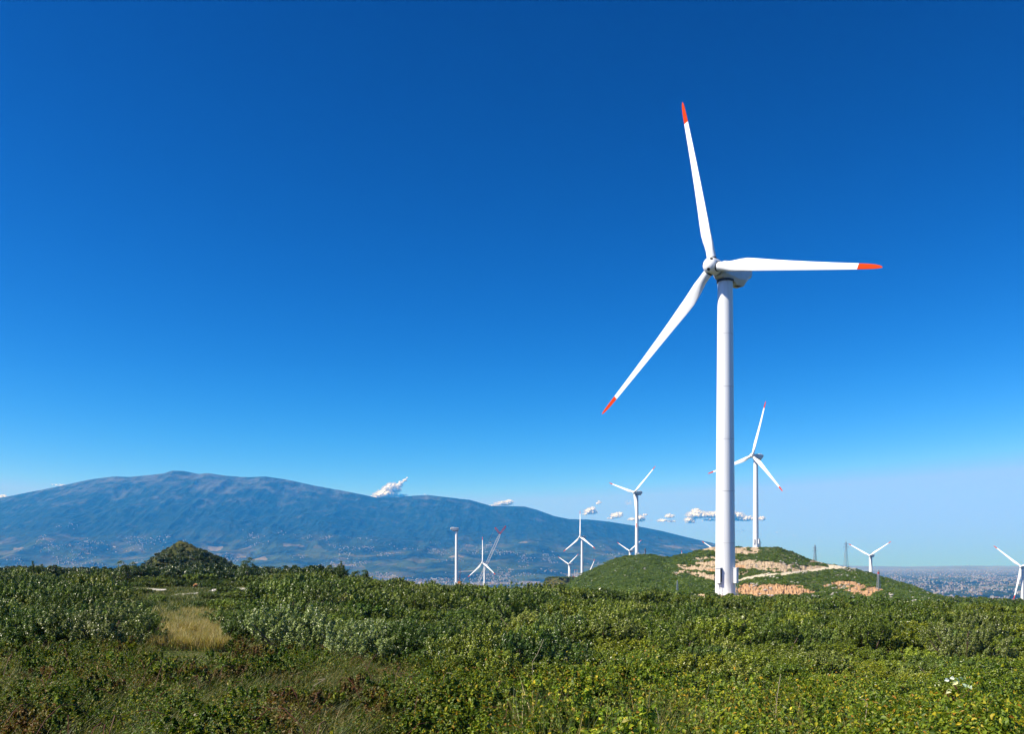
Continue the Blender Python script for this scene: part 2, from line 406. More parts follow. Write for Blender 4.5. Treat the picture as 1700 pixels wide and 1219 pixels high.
# low far hills along the right horizon
xs = np.linspace(-2000, 22000, 400); yh = np.linspace(17500, 20400, 30)
Yh, Xh = np.meshgrid(yh, xs, indexing='ij')
hh = np.interp(HX + F * Xh / 19200, [1000, 1180, 1260, 1340, 1400, 1500, 1600, 1700, 1800, 2400], [160, 330, 270, 150, 75, 60, 70, 65, 70, 80])
Zh = PLAIN_Z - 5 + hh * np.exp(-((Yh - 19000) / 700) ** 2) * (.86 + .28 * fbm(Xh / 900, Yh / 900, 4))
me = np_mesh('far_hills', np.stack([Xh, Yh, Zh], -1).reshape(-1, 3), [grid_faces(*Zh.shape)], [simple('haze_pale_land', (.17, .18, .18), .95, .1, var=.3, vscale=.002)], smooth=True)  # pale colour stands in for haze over the hills
tag(link('far_hills', me), kind='structure')

# ------------------------------------------------------------------ the terraced hill on the right
_hpx = np.array([915, 930, 940, 950, 962, 975, 1000, 1025, 1040, 1065, 1080, 1100, 1112, 1130, 1150, 1165, 1180, 1200, 1250, 1290, 1310, 1340, 1375, 1400, 1430, 1470, 1500, 1540, 1575, 1610, 1650])
_hpy = np.array([1000, 985, 974, 966, 958, 950, 939, 928, 924, 922, 921, 925.5, 926, 922, 918, 913, 909, 908, 909, 909, 915, 928, 937, 941, 948, 960, 968, 983, 995, 1003, 1015.])
HF, HR = 258.0, 650.0
def poly_mask(px, py, poly):
    poly = np.array(poly, float); ins = np.zeros(px.shape, bool); j = len(poly) - 1
    for i in range(len(poly)):
        xi, yi = poly[i]; xj, yj = poly[j]
        c = ((yi > py) != (yj > py)) & (px < (xj - xi) * (py - yi) / (yj - yi + 1e-9) + xi)
        ins ^= c; j = i
    return ins
SAND = [[(1153, 927), (1192, 923), (1192, 931), (1150, 931)], [(1148, 934), (1192, 931.5), (1192, 941), (1172, 941), (1160, 938)],
        [(1120, 940), (1128, 936), (1192, 943), (1192, 951), (1160, 949), (1128, 946)], [(1114, 952), (1130, 947.5), (1192, 955), (1192, 971), (1165, 961), (1135, 954), (1120, 957)],
        [(1164, 913), (1192, 905), (1192, 918), (1168, 916)], [(1216, 909), (1264, 909), (1258, 917), (1240, 923), (1216, 919)],
        [(1216, 929), (1260, 931), (1330, 939), (1372, 941), (1374, 944), (1300, 951), (1265, 948), (1216, 944)],
        [(1180, 988), (1183, 976), (1192, 969), (1192, 990)], [(1216, 950), (1245, 949), (1240, 956), (1216, 960)], [(1345, 930), (1365, 933), (1360, 936), (1345, 934)]]
RED = [[(1216, 974), (1245, 970), (1290, 971), (1325, 971), (1354, 984), (1335, 989), (1280, 996), (1216, 994)],
       [(1362, 976), (1385, 966), (1410, 966), (1455, 977), (1478, 979), (1450, 984), (1442, 993), (1425, 991), (1400, 981), (1385, 974)],
       [(1216, 938), (1240, 940), (1236, 945), (1216, 944)], [(1172, 946), (1192, 947), (1192, 951), (1180, 951)]]
ROAD = [[(1216, 965), (1240, 958), (1268, 953), (1300, 951.5), (1340, 947), (1374, 942), (1374, 938), (1402, 940), (1406, 943), (1380, 947), (1310, 955), (1270, 957.5), (1242, 962), (1216, 970)]]
EARTH_T = 62
hu = np.linspace(915, 1650, 900)
ht = np.concatenate([np.linspace(-.12, 0, 8)[:-1], np.linspace(0, 1, 210), np.linspace(1.02, 1.45, 24)])
Tt, Ph = np.meshgrid(ht, hu, indexing='ij')
sk = np.interp(Ph, _hpx, _hpy) + (fbm(Ph / 9, Ph * 0 + 3, 3) - .5) * 1.6
foot = 1007.0
tc_ = np.clip(Tt, 0, 1)
pyh = foot + (sk - foot) * tc_ ** .92
Yhh = HF + (HR - HF) * tc_
jx = (fbm(Ph / 7, pyh / 3, 3) - .5) * 10; jy = (fbm(Ph / 5 + 40, pyh / 2.2 + 9, 3) - .5) * 4.2
def zone(polys, jit=1.0):
    mm = np.zeros(Ph.shape)
    for p in polys: mm = np.maximum(mm, poly_mask(Ph + jx * jit, pyh + jy * jit, p))
    return mm
z_sand = zone(SAND); z_red = zone(RED, .8); z_road = zone(ROAD, .25)
on = (Tt >= 0) & (Tt <= 1)
z_sand *= on; z_red *= on; z_road *= on
# benches: cut faces are dug back into the slope
z_sand = z_sand * (fbm(Ph / 11 + 3, pyh / 1.5, 3) > .30)
z_red = z_red * (fbm(Ph / 8 + 13, pyh / 3.5, 3) > .28)
cut = np.maximum(z_sand, z_red)
Yhh = Yhh + cut * (2.0 + 5 * (fbm(Ph / 4, pyh / 30, 3) - .3)) + (fbm(Ph / 14, Tt * 30, 4) - .5) * 6 * on
Zhh = (HZ - pyh) / F * Yhh
Zhh = Zhh + np.where(on, (fbm(Ph / 6 + 9, Tt * 60, 4) - .5) * 1.6 * np.clip(Tt * 5, 0, 1) * (1 - tc_ ** 6) * (1 - z_road), 0)
Zhh = np.where(cut > 0, Zhh + (ridged(Ph / 2.5, pyh / 6, 3) - .5) * 1.0 * (1 - tc_ ** 8), Zhh)
bk = np.clip(Tt - 1, 0, 1); Yhh = Yhh + bk * 520; Zhh = Zhh - bk * bk * 260 - bk * 12
fr = np.clip(-Tt, 0, 1); Yhh = Yhh - fr * 260; Zhh = Zhh - fr * 60
Xhh = (Ph - HX) / F * Yhh
def hill_mat():
    m, nt, b = new_mat('hill_earth')
    g = N(nt, 'ShaderNodeNewGeometry'); pos = g.outputs['Position']
    f = noise(nt, .35, 5, .7, pos); f2 = noise(nt, 1.1, 4, .7, pos)
    base = ramp(nt, f, [(.3, (.03, .048, .012)), (.55, (.06, .075, .022)), (.72, (.16, .14, .07))])
    base2 = ramp(nt, f, [(.35, (.05, .07, .015)), (.55, (.10, .11, .035)), (.72, (.30, .25, .15))])
    sx = N(nt, 'ShaderNodeSeparateXYZ'); nt.links.new(pos, sx.inputs[0])
    dry = N(nt, 'ShaderNodeAttribute', attribute_name='dry')
    col = mixc(nt, dry.outputs['Fac'], base, base2)
    s = N(nt, 'ShaderNodeAttribute', attribute_name='sand'); r = N(nt, 'ShaderNodeAttribute', attribute_name='red'); rd = N(nt, 'ShaderNodeAttribute', attribute_name='road')
    sandc = ramp(nt, f2, [(.30, (.10, .07, .04)), (.42, (.34, .24, .14)), (.56, (.52, .41, .28)), (.75, (.60, .53, .42))])
    redc = ramp(nt, f2, [(.30, (.16, .065, .028)), (.42, (.40, .21, .095)), (.56, (.52, .34, .19)), (.72, (.60, .46, .30))])
    roadc = ramp(nt, f2, [(.3, (.58, .48, .33)), (.7, (.72, .64, .48))])
    col = mixc(nt, s.outputs['Fac'], col, sandc); col = mixc(nt, r.outputs['Fac'], col, redc); col = mixc(nt, rd.outputs['Fac'], col, roadc)
    nt.links.new(col, b.inputs['Base Color']); b.inputs['Roughness'].default_value = .95; b.inputs['Specular IOR Level'].default_value = .1
    bp = N(nt, 'ShaderNodeBump'); bp.inputs['Strength'].default_value = .8; bp.inputs['Distance'].default_value = .6
    nt.links.new(f2, bp.inputs['Height']); nt.links.new(bp.outputs[0], b.inputs['Normal'])
    return m
M_hill = hill_mat()
me = np_mesh('hill', np.stack([Xhh, Yhh, Zhh], -1).reshape(-1, 3), [grid_faces(*Zhh.shape)], [M_hill], smooth=True)
dryv = sstep(1130, 1230, Ph) * .9
for nm, v in (('sand', z_sand), ('red', z_red), ('road', z_road), ('dry', dryv)): attr(me, nm, v.ravel())
tag(link('hill', me), kind='structure')

# the small pointed hill on the left
CX, CYY = at(297, 930, 330).x, 330.0
gx = np.linspace(-60, 70, 160); gy = np.linspace(-60, 60, 120)
Gy, Gx = np.meshgrid(gy, gx, indexing='ij')
cone_h = lambda dx, dy: 7.8 - np.where(dx > 0, .56, .84) * np.sqrt(np.where(dx > 0, 1, 1.1) * dx * dx + (dy * .8) ** 2 + .25) + (fbm(dx / 5 + 20, dy / 5 + 20, 3) - .5) * 1.2 + (fbm(dx / 8 + 7, dy / 8 + 2, 2) - .5) * 1.5
Gz = np.maximum(cone_h(Gx, Gy), -30)
me = np_mesh('pointed_hill', np.stack([CX + Gx, CYY + Gy, Gz], -1).reshape(-1, 3), [grid_faces(*Gz.shape)], [M_ground], smooth=True)
attr(me, 'sand', np.zeros(Gz.size)); tag(link('pointed_hill', me), kind='structure')

# ------------------------------------------------------------------ wind turbines
OV, TILT, CONE, BL = 4.2, R_(5), R_(1.08), 41.0
def blade_meshes():
    st = [(1.5, 1.9, 1.0, 0), (2.6, 1.9, 1.0, 0), (3.8, 2.05, .86, .1), (5.2, 2.5, .62, .35), (6.8, 2.82, .44, .75), (8.5, 2.92, .34, 1), (11, 2.75, .29, 1), (15, 2.36, .25, 1), (20, 1.98, .22, 1), (25, 1.66, .2, 1), (30, 1.38, .18, 1), (35.4, 1.12, .17, 1), (35.8, 1.10, .17, 1), (37.5, 1.02, .16, 1), (39.3, .82, .15, 1), (40.3, .56, .14, 1), (40.8, .3, .14, 1), (41.0, .08, .14, 1)]
    n = 24
    def ring(r, ch, tk, k):
        tw = R_(13 * (1 - min(1, max(0, (r - 5) / 30))) ** 1.5 + 1.5); pts = []
        for i in range(n):
            a = 2 * math.pi * i / n
            cxx = math.cos(a); syy = math.sin(a)
            circ = (ch / 2 * cxx, ch / 2 * tk * syy)
            xx = (cxx + 1) / 2           # 1 leading .. 0 trailing
            th = 2.6 * math.sqrt(max(xx, 0)) * 0 + (1.1 * math.sqrt(max(0, 1 - (2 * xx - 1) ** 2)) * (.25 + .75 * xx ** .7))
            foil = (ch * (xx - .68), ch * tk * .5 * th * (1 if syy >= 0 else -.75))
            x = circ[0] * (1 - k) + foil[0] * k; y = circ[1] * (1 - k) + foil[1] * k
            pre = -.9 * (max(0, r - 10) / 31) ** 2   # prebend upwind
            pts.append((x * math.cos(tw) + y * math.sin(tw), -x * math.sin(tw) + y * math.cos(tw) + pre, r))
        return pts
    b = MB(); b.rings([ring(*s) for s in st[:13]]); body = b.mesh('blade', M_blade, 40)
    t = MB(); t.rings([ring(*s) for s in st[12:]]); tip = t.mesh('blade_tip', M_red, 40)
    return body, tip
def spinner_mesh():
    m = MB(); prof = []
    for k in range(12):
        a = k / 11 * math.pi / 2; prof.append((max(.02, 1.62 * math.sin(a)), 1.0 + 1.25 * math.cos(a)))
    prof += [(1.66, .4), (1.66, -.5), (1.6, -1.25), (1.35, -1.5)]
    m.lathe(prof, 40)
    me = m.mesh('spinner', M_blade, 35)
    return me          # axis +z = forward
def tower_mesh():
    m = MB(); Hh = 67.9
    prof = [(2.16, -1.5), (2.16, .05), (2.13, .1)]
    for k in range(1, 25):
        z = Hh * k / 24; prof.append((2.13 + (1.60 - 2.13) * (z / Hh) ** 1.1, z))
    m.lathe(prof, 64)
    for z, r in ((22.5, 1.985), (45.0, 1.80), (Hh - .2, 1.64)):
        m.lathe([(r - .06, z - .09), (r + .022, z - .09), (r + .022, z + .09), (r - .06, z + .09)], 64, caps=False)
    for z, r in ((.35, 2.13), (11.3, 2.055), (22.5, 1.985), (33.7, 1.9), (45.0, 1.80), (56.4, 1.705)):
        m.lathe([(r - .05, z - .14), (r + .012, z - .14), (r + .012, z - .09), (r - .05, z - .09)], 64, 1, caps=False)
    return m.mesh('tower', [M_tower, M_seam], 35)
def nacelle_mesh():
    m = MB(); rs = []
    for y, w, zt, zb, c in [(-2.55, 1.25, 1.35, -1.3, .5), (-1.9, 1.66, 1.7, -1.75, .55), (-.8, 1.78, 1.85, -1.9, .5), (1.6, 1.8, 1.95, -2.05, .5), (2.6, 1.8, 2.0, -2.5, .7), (5.2, 1.76, 2.0, -2.35, .8), (5.85, 1.74, 2.0, -1.35, .6), (6.5, 1.7, 1.95, -.7, .5), (7.3, 1.62, 1.75, -.25, .4)]:
        ct = .3
        rs.append([(-w, y, zb + c * 1.5), (-w + c, y, zb), (w - c, y, zb), (w, y, zb + c * 1.5), (w, y, zt - ct), (w - ct, y, zt), (-w + ct, y, zt), (-w, y, zt - ct)])
    m.rings(rs)
    m.box((0, 4.2, 2.2), (1.5, 1.6, .45)); m.bar((-.5, 6.2, 1.9), (-.5, 6.2, 3.2), .04); m.bar((.5, 6.2, 1.9), (.5, 6.2, 3.0), .04)
    return m.mesh('nacelle', M_nac, 25)
ME = {}
ME['blade'], ME['tip'] = blade_meshes(); ME['spin'] = spinner_mesh(); ME['tower'] = tower_mesh(); ME['nac'] = nacelle_mesh()
def small_meshes():
    m = MB(); m.box((0, 0, 0), (.95, 1.5, .05)); ME['hatch'] = m.mesh('hatch', M_dark)
    m = MB(); m.lathe([(.02, .0), (.34, 0), (.34, .05), (.02, .05)], 20); ME['hole'] = m.mesh('hub_opening', M_dark)
    m = MB(); m.lathe([(.93, 1.42), (1.06, 1.42), (1.06, 1.72), (.93, 1.72)], 32, caps=False); ME['collar'] = m.mesh('blade_seal', M_rub)
    m = MB(); m.lathe([(1.5, -.35), (1.85, -.35), (1.85, .1), (1.5, .1)], 40, caps=False); ME['yaw'] = m.mesh('yaw_ring', M_rub)
    # service cabinet hung on the tower: hooded box, its back against the steel at y = -2.1
    m = MB(); m.box((0, -2.42, 4.25), (.98, .72, 3.1)); m.box((0, -2.47, 5.86), (1.14, .94, .12)); m.box((0, -2.44, 2.66), (1.1, .84, .08))
    for sx in (-.5, .5): m.box((sx, -2.80, 4.25), (.06, .05, 3.0))
    for zz in (3.3, 4.3, 5.2): m.box((0, -2.795, zz), (.94, .035, .05))
    ME['cab'] = m.mesh('service_cabinet', M_cab)
    m = MB(); m.box((.505, -2.42, 4.25), (.03, .56, 2.85)); ME['cabshade'] = m.mesh('shaded_side', M_rub)  # dark sheet paints the shade on the cabinet side turned from the sun
    m = MB()
    for sx in (-.4, .4): m.bar((sx, -2.5, 2.6), (sx, -2.75, .1), .045)
    for k in range(9): z = .25 + k * .27; m.bar((-.4, -2.75 + .25 * z / 2.6, z), (.4, -2.75 + .25 * z / 2.6, z), .03)
    m.box((0, -2.5, 2.5), (.9, .6, .05))
    ME['ladder'] = m.mesh('ladder', M_galv)
small_meshes()

def turbine(hub_axis, th, phase, label, rotor=True, yaw=PSI):
    """hub_axis: point on the tower axis at hub height"""
    k = (th - 2.05) / 67.9
    root = empty('wind_turbine', (hub_axis.x, hub_axis.y, hub_axis.z - th), -R_(yaw))
    tag(root, label, 'wind turbine', 'white three-bladed wind turbines')
    link('tower', ME['tower'], root, Matrix.Diagonal((1, 1, k, 1)))
    na = link('nacelle', ME['nac'], root, Matrix.Translation((0, 0, th)))
    link('hatch', ME['hatch'], na, Matrix.Translation((.35, 3.9, -2.46)) @ Matrix.Rotation(R_(3), 4, 'X'))
    link('yaw_ring', ME['yaw'], root, Matrix.Translation((0, 0, th - 1.95)))
    for ang in (-46, 50):     # measured from the side that faces the camera
        mt = Matrix.Rotation(R_(yaw) + R_(ang), 4, 'Z')
        cb = link('service_cabinet', ME['cab'], root, mt); link('shaded_side', ME['cabshade'], cb); link('ladder', ME['ladder'], cb)
    if not rotor: return root
    hubm = Matrix.Translation((0, -OV * math.cos(TILT), th + OV * math.sin(TILT))) @ Matrix.Rotation(-TILT, 4, 'X')
    sp = link('spinner', ME['spin'], root, hubm @ Matrix.Rotation(R_(phase), 4, 'Y') @ Matrix.Rotation(R_(90), 4, 'X'))
    for j in range(3):
        a = R_(phase + 60 + 120 * j)
        # spinner axis +z forward; openings on the nose between the blades
        sa = -(R_(60 + 120 * j)) + math.pi / 2
        dv = Vector((math.cos(sa) * .80, math.sin(sa) * .80, .6)).normalized()
        link('hub_opening', ME['hole'], sp, Matrix.Translation(Vector((0, 0, .98)) + Vector((dv.x * 1.59, dv.y * 1.59, dv.z * 1.27))) @ dv.to_track_quat('Z', 'Y').to_matrix().to_4x4())
    for j in range(3):
        bm_ = hubm @ Matrix.Rotation(R_(phase + 120 * j), 4, 'Y') @ Matrix.Rotation(CONE, 4, 'X')
        bl = link('blade', ME['blade'], root, bm_); link('blade_tip', ME['tip'], bl); link('blade_seal', ME['collar'], bl)
    return root
turbine(Vector(((1204 - HX) / F * MAIN_D, MAIN_D, 62.42)), 70, -13.96, 'huge white wind turbine with red blade tips, tallest and nearest of all')
for (hx, hy), D, th, ph, lb in TURB:
    p = at(hx, hy, D)
    n = Vector((-math.sin(R_(PSI)) * math.cos(TILT), -math.cos(R_(PSI)) * math.cos(TILT), math.sin(TILT))) * OV
    turbine(p - n, th, ph, lb)
turbine(at(758, 879, 1060), 70, 0, 'white turbine tower still without its rotor, only a nacelle on top', rotor=False, yaw=-104)

# ------------------------------------------------------------------ pylons, masts, cranes
def pylon(base, H, w0, w1, arms, label, name='lattice_pylon', cat='pylon', mat=None, bar=.12, top=None, nseg=9, redtop=False, rz=.4):
    mat = mat or M_pyl
    root = empty(name, base, rz); tag(root, label, cat, 'steel lattice pylons and masts')
    m = MB(); pr = None
    for k in range(nseg + 1):
        t = k / nseg; z = H * (1 - (1 - t) ** 1.15); w = w0 + (w1 - w0) * (z / H)
        cs = [Vector((a * w, b * w, z)) for a, b in ((-1, -1), (1, -1), (1, 1), (-1, 1))]
        if pr:
            mi = 1 if redtop and k == nseg - 1 else 0
            for i in range(4):
                m.bar(pr[i], cs[i], bar, mi); m.bar(pr[i], cs[(i + 1) % 4], bar * .6, mi); m.bar(pr[(i + 1) % 4], cs[i], bar * .6, mi); m.bar(cs[i], cs[(i + 1) % 4], bar * .6, mi)
        pr = cs
    if top: m.bar((0, 0, H), (0, 0, H + top), bar * .8, 0, 4, bar * .3); 
    for i in range(4): m.bar(pr[i], (0, 0, H + (top or 1) * .4), bar * .7)
    m.build('mast', [mat, M_red], root)
    for z, L in arms:
        a = MB()
        for s in (-1, 1):
            for q in (-.4, .4): a.bar((0, q, z), (s * L, 0, z + .1), bar * .7)
            a.bar((0, 0, z + 1.2), (s * L, 0, z + .1), bar * .6); a.bar((s * L, 0, z + .1), (s * L, 0, z - 1.1), .13, 1, 6)
        a.build('crossarm', [mat, M_rub], root)
    return root
def on_px(px, py_top, py_base, Y):
    b = at(px, py_base, Y); return b, (py_base - py_top) / F * Y
b, h = on_px(1353, 903, 934, 1100); pylon(b, h * .9, 1.7, .35, [(h * .62, 3.6), (h * .78, 2.8)], 'dark steel lattice pylon with crossarms behind the hill crest, left of the taller one', bar=.17, top=h * .1)
b, h = on_px(1404.5, 895, 943, 900); pylon(b, h * .86, 1.75, .35, [(h * .72, 3.0), (h * .83, 2.4)], 'tall pale lattice pylon beside the red tip of the Y-shaped turbine', mat=M_galv, bar=.11, top=h * .14, nseg=11)
b, h = on_px(1458.5, 944, 979, 420); pylon(b, h * .9, .72, .18, [], 'short red and white lattice mast on the scrubby slope by the red earth cutting', mat=M_galv, bar=.09, top=h * .1, nseg=8, redtop=True)
b, h = on_px(1261, 893, 909, 800); pylon(b, h * .85, .8, .2, [(h * .5, 1.9)], 'small dark pylon next to the foot of the hilltop turbine', bar=.12, top=h * .15, nseg=6)
b, h = on_px(1071, 909, 925, 1500); pylon(b, h * .85, 1.2, .3, [(h * .6, 2.2), (h * .75, 1.8)], 'tiny dark pylon behind the green hill top in front of the blue mountain', bar=.28, top=h * .15, nseg=6)
b, h = on_px(1124.5, 963, 981, 330); pylon(b, h * .9, .32, .1, [], 'thin pale mast in dark scrub low on the left hillside', mat=M_galv, bar=.05, top=h * .1, nseg=6, name='lattice_mast', cat='mast')

def lattice(m, a, b, w, bar, n, mi=0):
    a, b = Vector(a), Vector(b); d = (b - a).normalized(); u = d.cross(Vector((0, 1, 0))).normalized(); v = d.cross(u)
    pr = None
    for k in range(n + 1):
        t = k / n; ww = w * (.45 + .55 * min(1, min(t, 1 - t) * 8)); p = a + (b - a) * t
        cs = [p + u * ww * q + v * ww * r for q, r in ((-1, -1), (1, -1), (1, 1), (-1, 1))]
        if pr:
            for i in range(4):
                m.bar(pr[i], cs[i], bar, mi)
                (m.bar(pr[i], cs[(i + 1) % 4], bar * .55, mi) if k % 2 else m.bar(pr[(i + 1) % 4], cs[i], bar * .55, mi))
        pr = cs
CD = 1150
croot = empty('crawler_crane', at(792, 972, CD)); tag(croot, 'large crawler crane with tilted grey lattice boom and red jib top', 'crane')
def cl(px, py, dy=0): return at(px, py, CD) - croot.location + Vector((0, dy, 0))
m = MB(); lattice(m, cl(793.5, 969), cl(830, 887), 1.4, .3, 24); m.build('boom', M_cab, croot)
for (px, py) in ((822, 876.5), (839.7, 873.8)):
    m = MB(); lattice(m, cl(830, 887), cl(px, py), .85, .3, 5); m.build('jib_arm', M_red, croot)
m = MB(); m.bar(cl(822, 876.5), cl(782, 967), .1); m.bar(cl(822, 876.5), cl(839.7, 873.8), .08); m.build('stay_rope', M_galv, croot)
m = MB(); m.bar(cl(838.6, 874), cl(838.6, 891.5), .08); m.box(cl(838.6, 892), (.9, .7, 1.3)); m.build('hook_block', M_rub, croot)
m = MB(); m.box(cl(789, 974.5), (9, 4, 3.2)); m.box(cl(794.8, 974), (2, 2.2, 2.8)); m.bar(cl(784, 972), cl(781, 966), .35); m.bar(cl(789, 973), cl(781, 966), .3); m.build('machinery_house', M_cab, croot)
for q in (-2.6, 2.6):
    m = MB(); m.box(cl(790, 979, q), (10, 1.3, 1.6)); m.build('crawler_track', M_rub, croot)
m = MB(); m.box(cl(783.6, 975), (2.4, 4.4, 3)); m.build('counterweight', M_red, croot)
kroot = empty('mobile_crane', at(763, 972, 1040)); tag(kroot, 'small orange mobile crane with slim dark boom beside the rotorless tower', 'crane')
kk = lambda px, py: at(px, py, 1040) - kroot.location
m = MB(); m.bar(kk(762.8, 966), kk(764.2, 945), .45, 0, 4, .28); m.build('boom', simple('rust_paint', (.16, .05, .035), .6), kroot)
m = MB(); m.box(kk(762.4, 968), (3.4, 2.4, 3.4)); m.box(kk(763.4, 971), (7.5, 2.5, 1.4)); m.build('carrier', simple('orange_paint', (.62, .2, .04), .5), kroot)
for q in (-2.6, -.9, 1.2, 2.6):
    m = MB(); m.bar(kk(763.4, 972) + Vector((q, -1.25, 0)), kk(763.4, 972) + Vector((q, 1.25, 0)), .6, 0, 14); m.build('wheel', M_rub, kroot)
groot = empty('switch_gantry', at(956, 957, 1180)); tag(groot, 'small white steel gantry frame at the foot of the turbine left of the hill', 'gantry')
m = MB()
for q in (-1.7, 1.7): m.bar((q, 0, -2), (q, 0, 8.2), .28)
m.bar((-2.6, 0, 5), (2.6, 0, 5), .26); m.bar((-2.2, 0, 2.2), (2.2, 0, 2.2), .26)
m.build('frame', M_cab, groot); m = MB(); m.bar((-2.6, 0, 8.4), (2.6, 0, 8.4), .3); m.build('top_beam', M_red, groot)

hroot = empty('site_hut', at(1690, 1003, 420), .15); tag(hroot, 'low white hut with dark windows half hidden in trees at the right edge', 'hut')
m = MB(); m.box((0, 0, .2), (3.0, 2.2, 2.4)); m.build('wall', M_cab, hroot)
m = MB(); m.box((0, 0, 1.5), (3.3, 2.5, .18)); m.build('roof', M_cab, hroot)
for q in (-.7, .7):
    m = MB(); m.box((q, -1.11, .45), (.8, .06, .9)); m.build('window', M_dark, hroot)

# ------------------------------------------------------------------ leaves, shrubs
def quad_leaves(c, n, L, W, rng, up=.0):
    """rhombic leaves at c with normals n -> verts, faces"""
    k = len(c)
    t = rng.normal(size=(k, 3)); t[:, 2] += up; t -= (t * n).sum(1, keepdims=True) * n
    t /= np.linalg.norm(t, axis=1, keepdims=True) + 1e-9; b = np.cross(n, t)
    L = np.asarray(L).reshape(-1, 1); W = np.asarray(W).reshape(-1, 1)
    V = np.stack([c - t * L * .5, c + b * W * .5 + n * W * .16 + t * L * .06, c + t * L * .5 - n * L * .08, c - b * W * .5 + n * W * .16 + t * L * .06], 1).reshape(-1, 3)
    i = np.arange(k)[:, None] * 4
    return V, np.concatenate([i, i + 1, i + 2, i + 3], 1)
def unit(v): return v / (np.linalg.norm(v, axis=-1, keepdims=True) + 1e-9)
def crown_points(rng, Rr, H, nclump, nleaf, rc=(.26, .46), zmin=-.15, flat=1.0):
    cl_ = []
    while len(cl_) < nclump:
        d = unit(rng.normal(size=3)); 
        if d[2] < zmin: continue
        cl_.append(np.array([d[0] * Rr, d[1] * Rr, max(.0, d[2]) * H * .80 + H * .16]) * rng.uniform(.55, .95))
    cl_ = np.array(cl_); rr = rng.uniform(*rc, nclump) * Rr * .95
    w = rr ** 2 / (rr ** 2).sum(); idx = rng.choice(nclump, nleaf, p=w)
    out = unit(cl_ - np.array([0, 0, H * .25]))
    d = unit(rng.normal(size=(nleaf, 3)) + out[idx] * .85 + np.array([0, 0, .35]))
    c = cl_[idx] + d * (rr[idx] * rng.uniform(.4, 1.0, nleaf) ** .5 * (1 + .08 * rng.normal(size=nleaf)))[:, None] * np.array([1, 1, .85])
    n = unit(d * .9 + np.array([0, 0, .3]) + rng.normal(size=(nleaf, 3)) * .42)
    c[:, 2] = np.maximum(c[:, 2], .02)
    return c, n
def tuft_points(rng, ntuft, per, wind=.38, ts=1.0):
    """leafy shoots standing on a lumpy dome, leaning with the wind; bare gaps between them"""
    lob = [[0, 0, .62]]
    for a in rng.uniform(0, 6.283, 5): q = rng.uniform(.35, .62); lob.append([math.cos(a) * q, math.sin(a) * q, rng.uniform(.42, .66)])
    lob = np.array(lob); nl0 = len(lob)
    lob = np.concatenate([lob, [[math.cos(a) * .42, math.sin(a) * .42, .24] for a in np.arange(6) * 1.05 + rng.uniform(0, 1)]])
    lr = rng.uniform(.36, .5, len(lob)); lr[nl0:] *= .72; C_, N_ = [], []
    for _ in range(ntuft):
        j = rng.integers(len(lob)); d = unit(rng.normal(size=3) + np.array([0, 0, .45]))
        if d[2] < -.3: continue
        p = lob[j] + d * lr[j] * rng.uniform(.72, 1.0); p[2] = max(p[2], .06)
        ax = unit(d * .55 + np.array([wind, -.1, .75]) + rng.normal(size=3) * .18)
        ln = rng.uniform(.20, .36) * ts; rt = rng.uniform(.055, .10) * ts; k = int(per * rng.uniform(.6, 1.3))
        t = rng.uniform(0, 1, k); rad_ = unit(rng.normal(size=(k, 3))); rad_ -= (rad_ @ ax)[:, None] * ax; rad_ = unit(rad_)
        prof = rt * np.sin(np.pi * np.clip(.18 + .80 * t, 0, 1)) ** .8
        C_.append(p - ax * ln * .35 + ax * (t * ln)[:, None] + rad_ * (prof * rng.uniform(.35, 1, k) ** .6)[:, None])
        N_.append(unit(rad_ * .75 + ax * .45 + np.array([0, 0, .25]) + rng.normal(size=(k, 3)) * .38))
    return np.concatenate(C_), np.concatenate(N_)
def shrub_mesh(name, seed, Rr, H, nclump, nleaf, L, mat, W=.5, rc=(.26, .46), stems=True, sprigs=0, tufts=0, ts=1.0):
    rng = np.random.default_rng(seed)
    c, n = tuft_points(rng, tufts, nleaf // tufts, ts=ts) if tufts else crown_points(rng, Rr, H, nclump, nleaf, rc)
    if sprigs:      # shoots that stick out of the top
        for _ in range(sprigs):
            q = c[rng.integers(len(c))]; d = unit(unit(q) * .5 + np.array([0, 0, .8]) + rng.normal(size=3) * .25)
            k = 14; s = rng.uniform(0, .38 * Rr, k)[:, None]
            c = np.concatenate([c, q + d * s + rng.normal(size=(k, 3)) * .02]); n = np.concatenate([n, unit(rng.normal(size=(k, 3)) + np.array([0, 0, .4]))])
    l = L * rng.uniform(.7, 1.25, len(c))
    V, Fq = quad_leaves(c, n, l, l * W, rng, .3)
    mi = np.zeros(len(Fq), np.int32)
    if stems:
        s = MB()
        for _ in range(9):
            a = rng.uniform(0, 6.283); r = Rr * rng.uniform(.3, .8)
            s.bar((r * .12 * math.cos(a), r * .12 * math.sin(a), -.1), (r * math.cos(a), r * math.sin(a), H * rng.uniform(.5, .85)), .035 * Rr, 0, 4, .008)
        quads = [f for f in s.f if len(f) == 4]
        sv_ = np.array(s.v); Fq2 = np.array(quads) + len(V)
        V = np.concatenate([V, sv_]); Fq = np.concatenate([Fq, Fq2]); mi = np.concatenate([mi, np.ones(len(Fq2), np.int32)])
    return np_mesh(name, V, [Fq], [mat, M_twig], mi)
FINE = [shrub_mesh('shrub', 100 + k, 1.0, 1.0, 0, 15000, .060, M_shrub, .52, tufts=160) for k in range(7)]
MID = [shrub_mesh('shrub', 200 + k, 1.0, 1.0, 0, 8500, .082, M_shrub, .55, tufts=140) for k in range(6)]
BIG = [shrub_mesh('large_bush', 400 + k, 1.0, 1.0, 0, 28000, .040, M_shrub, .52, tufts=290, ts=.74) for k in range(4)]
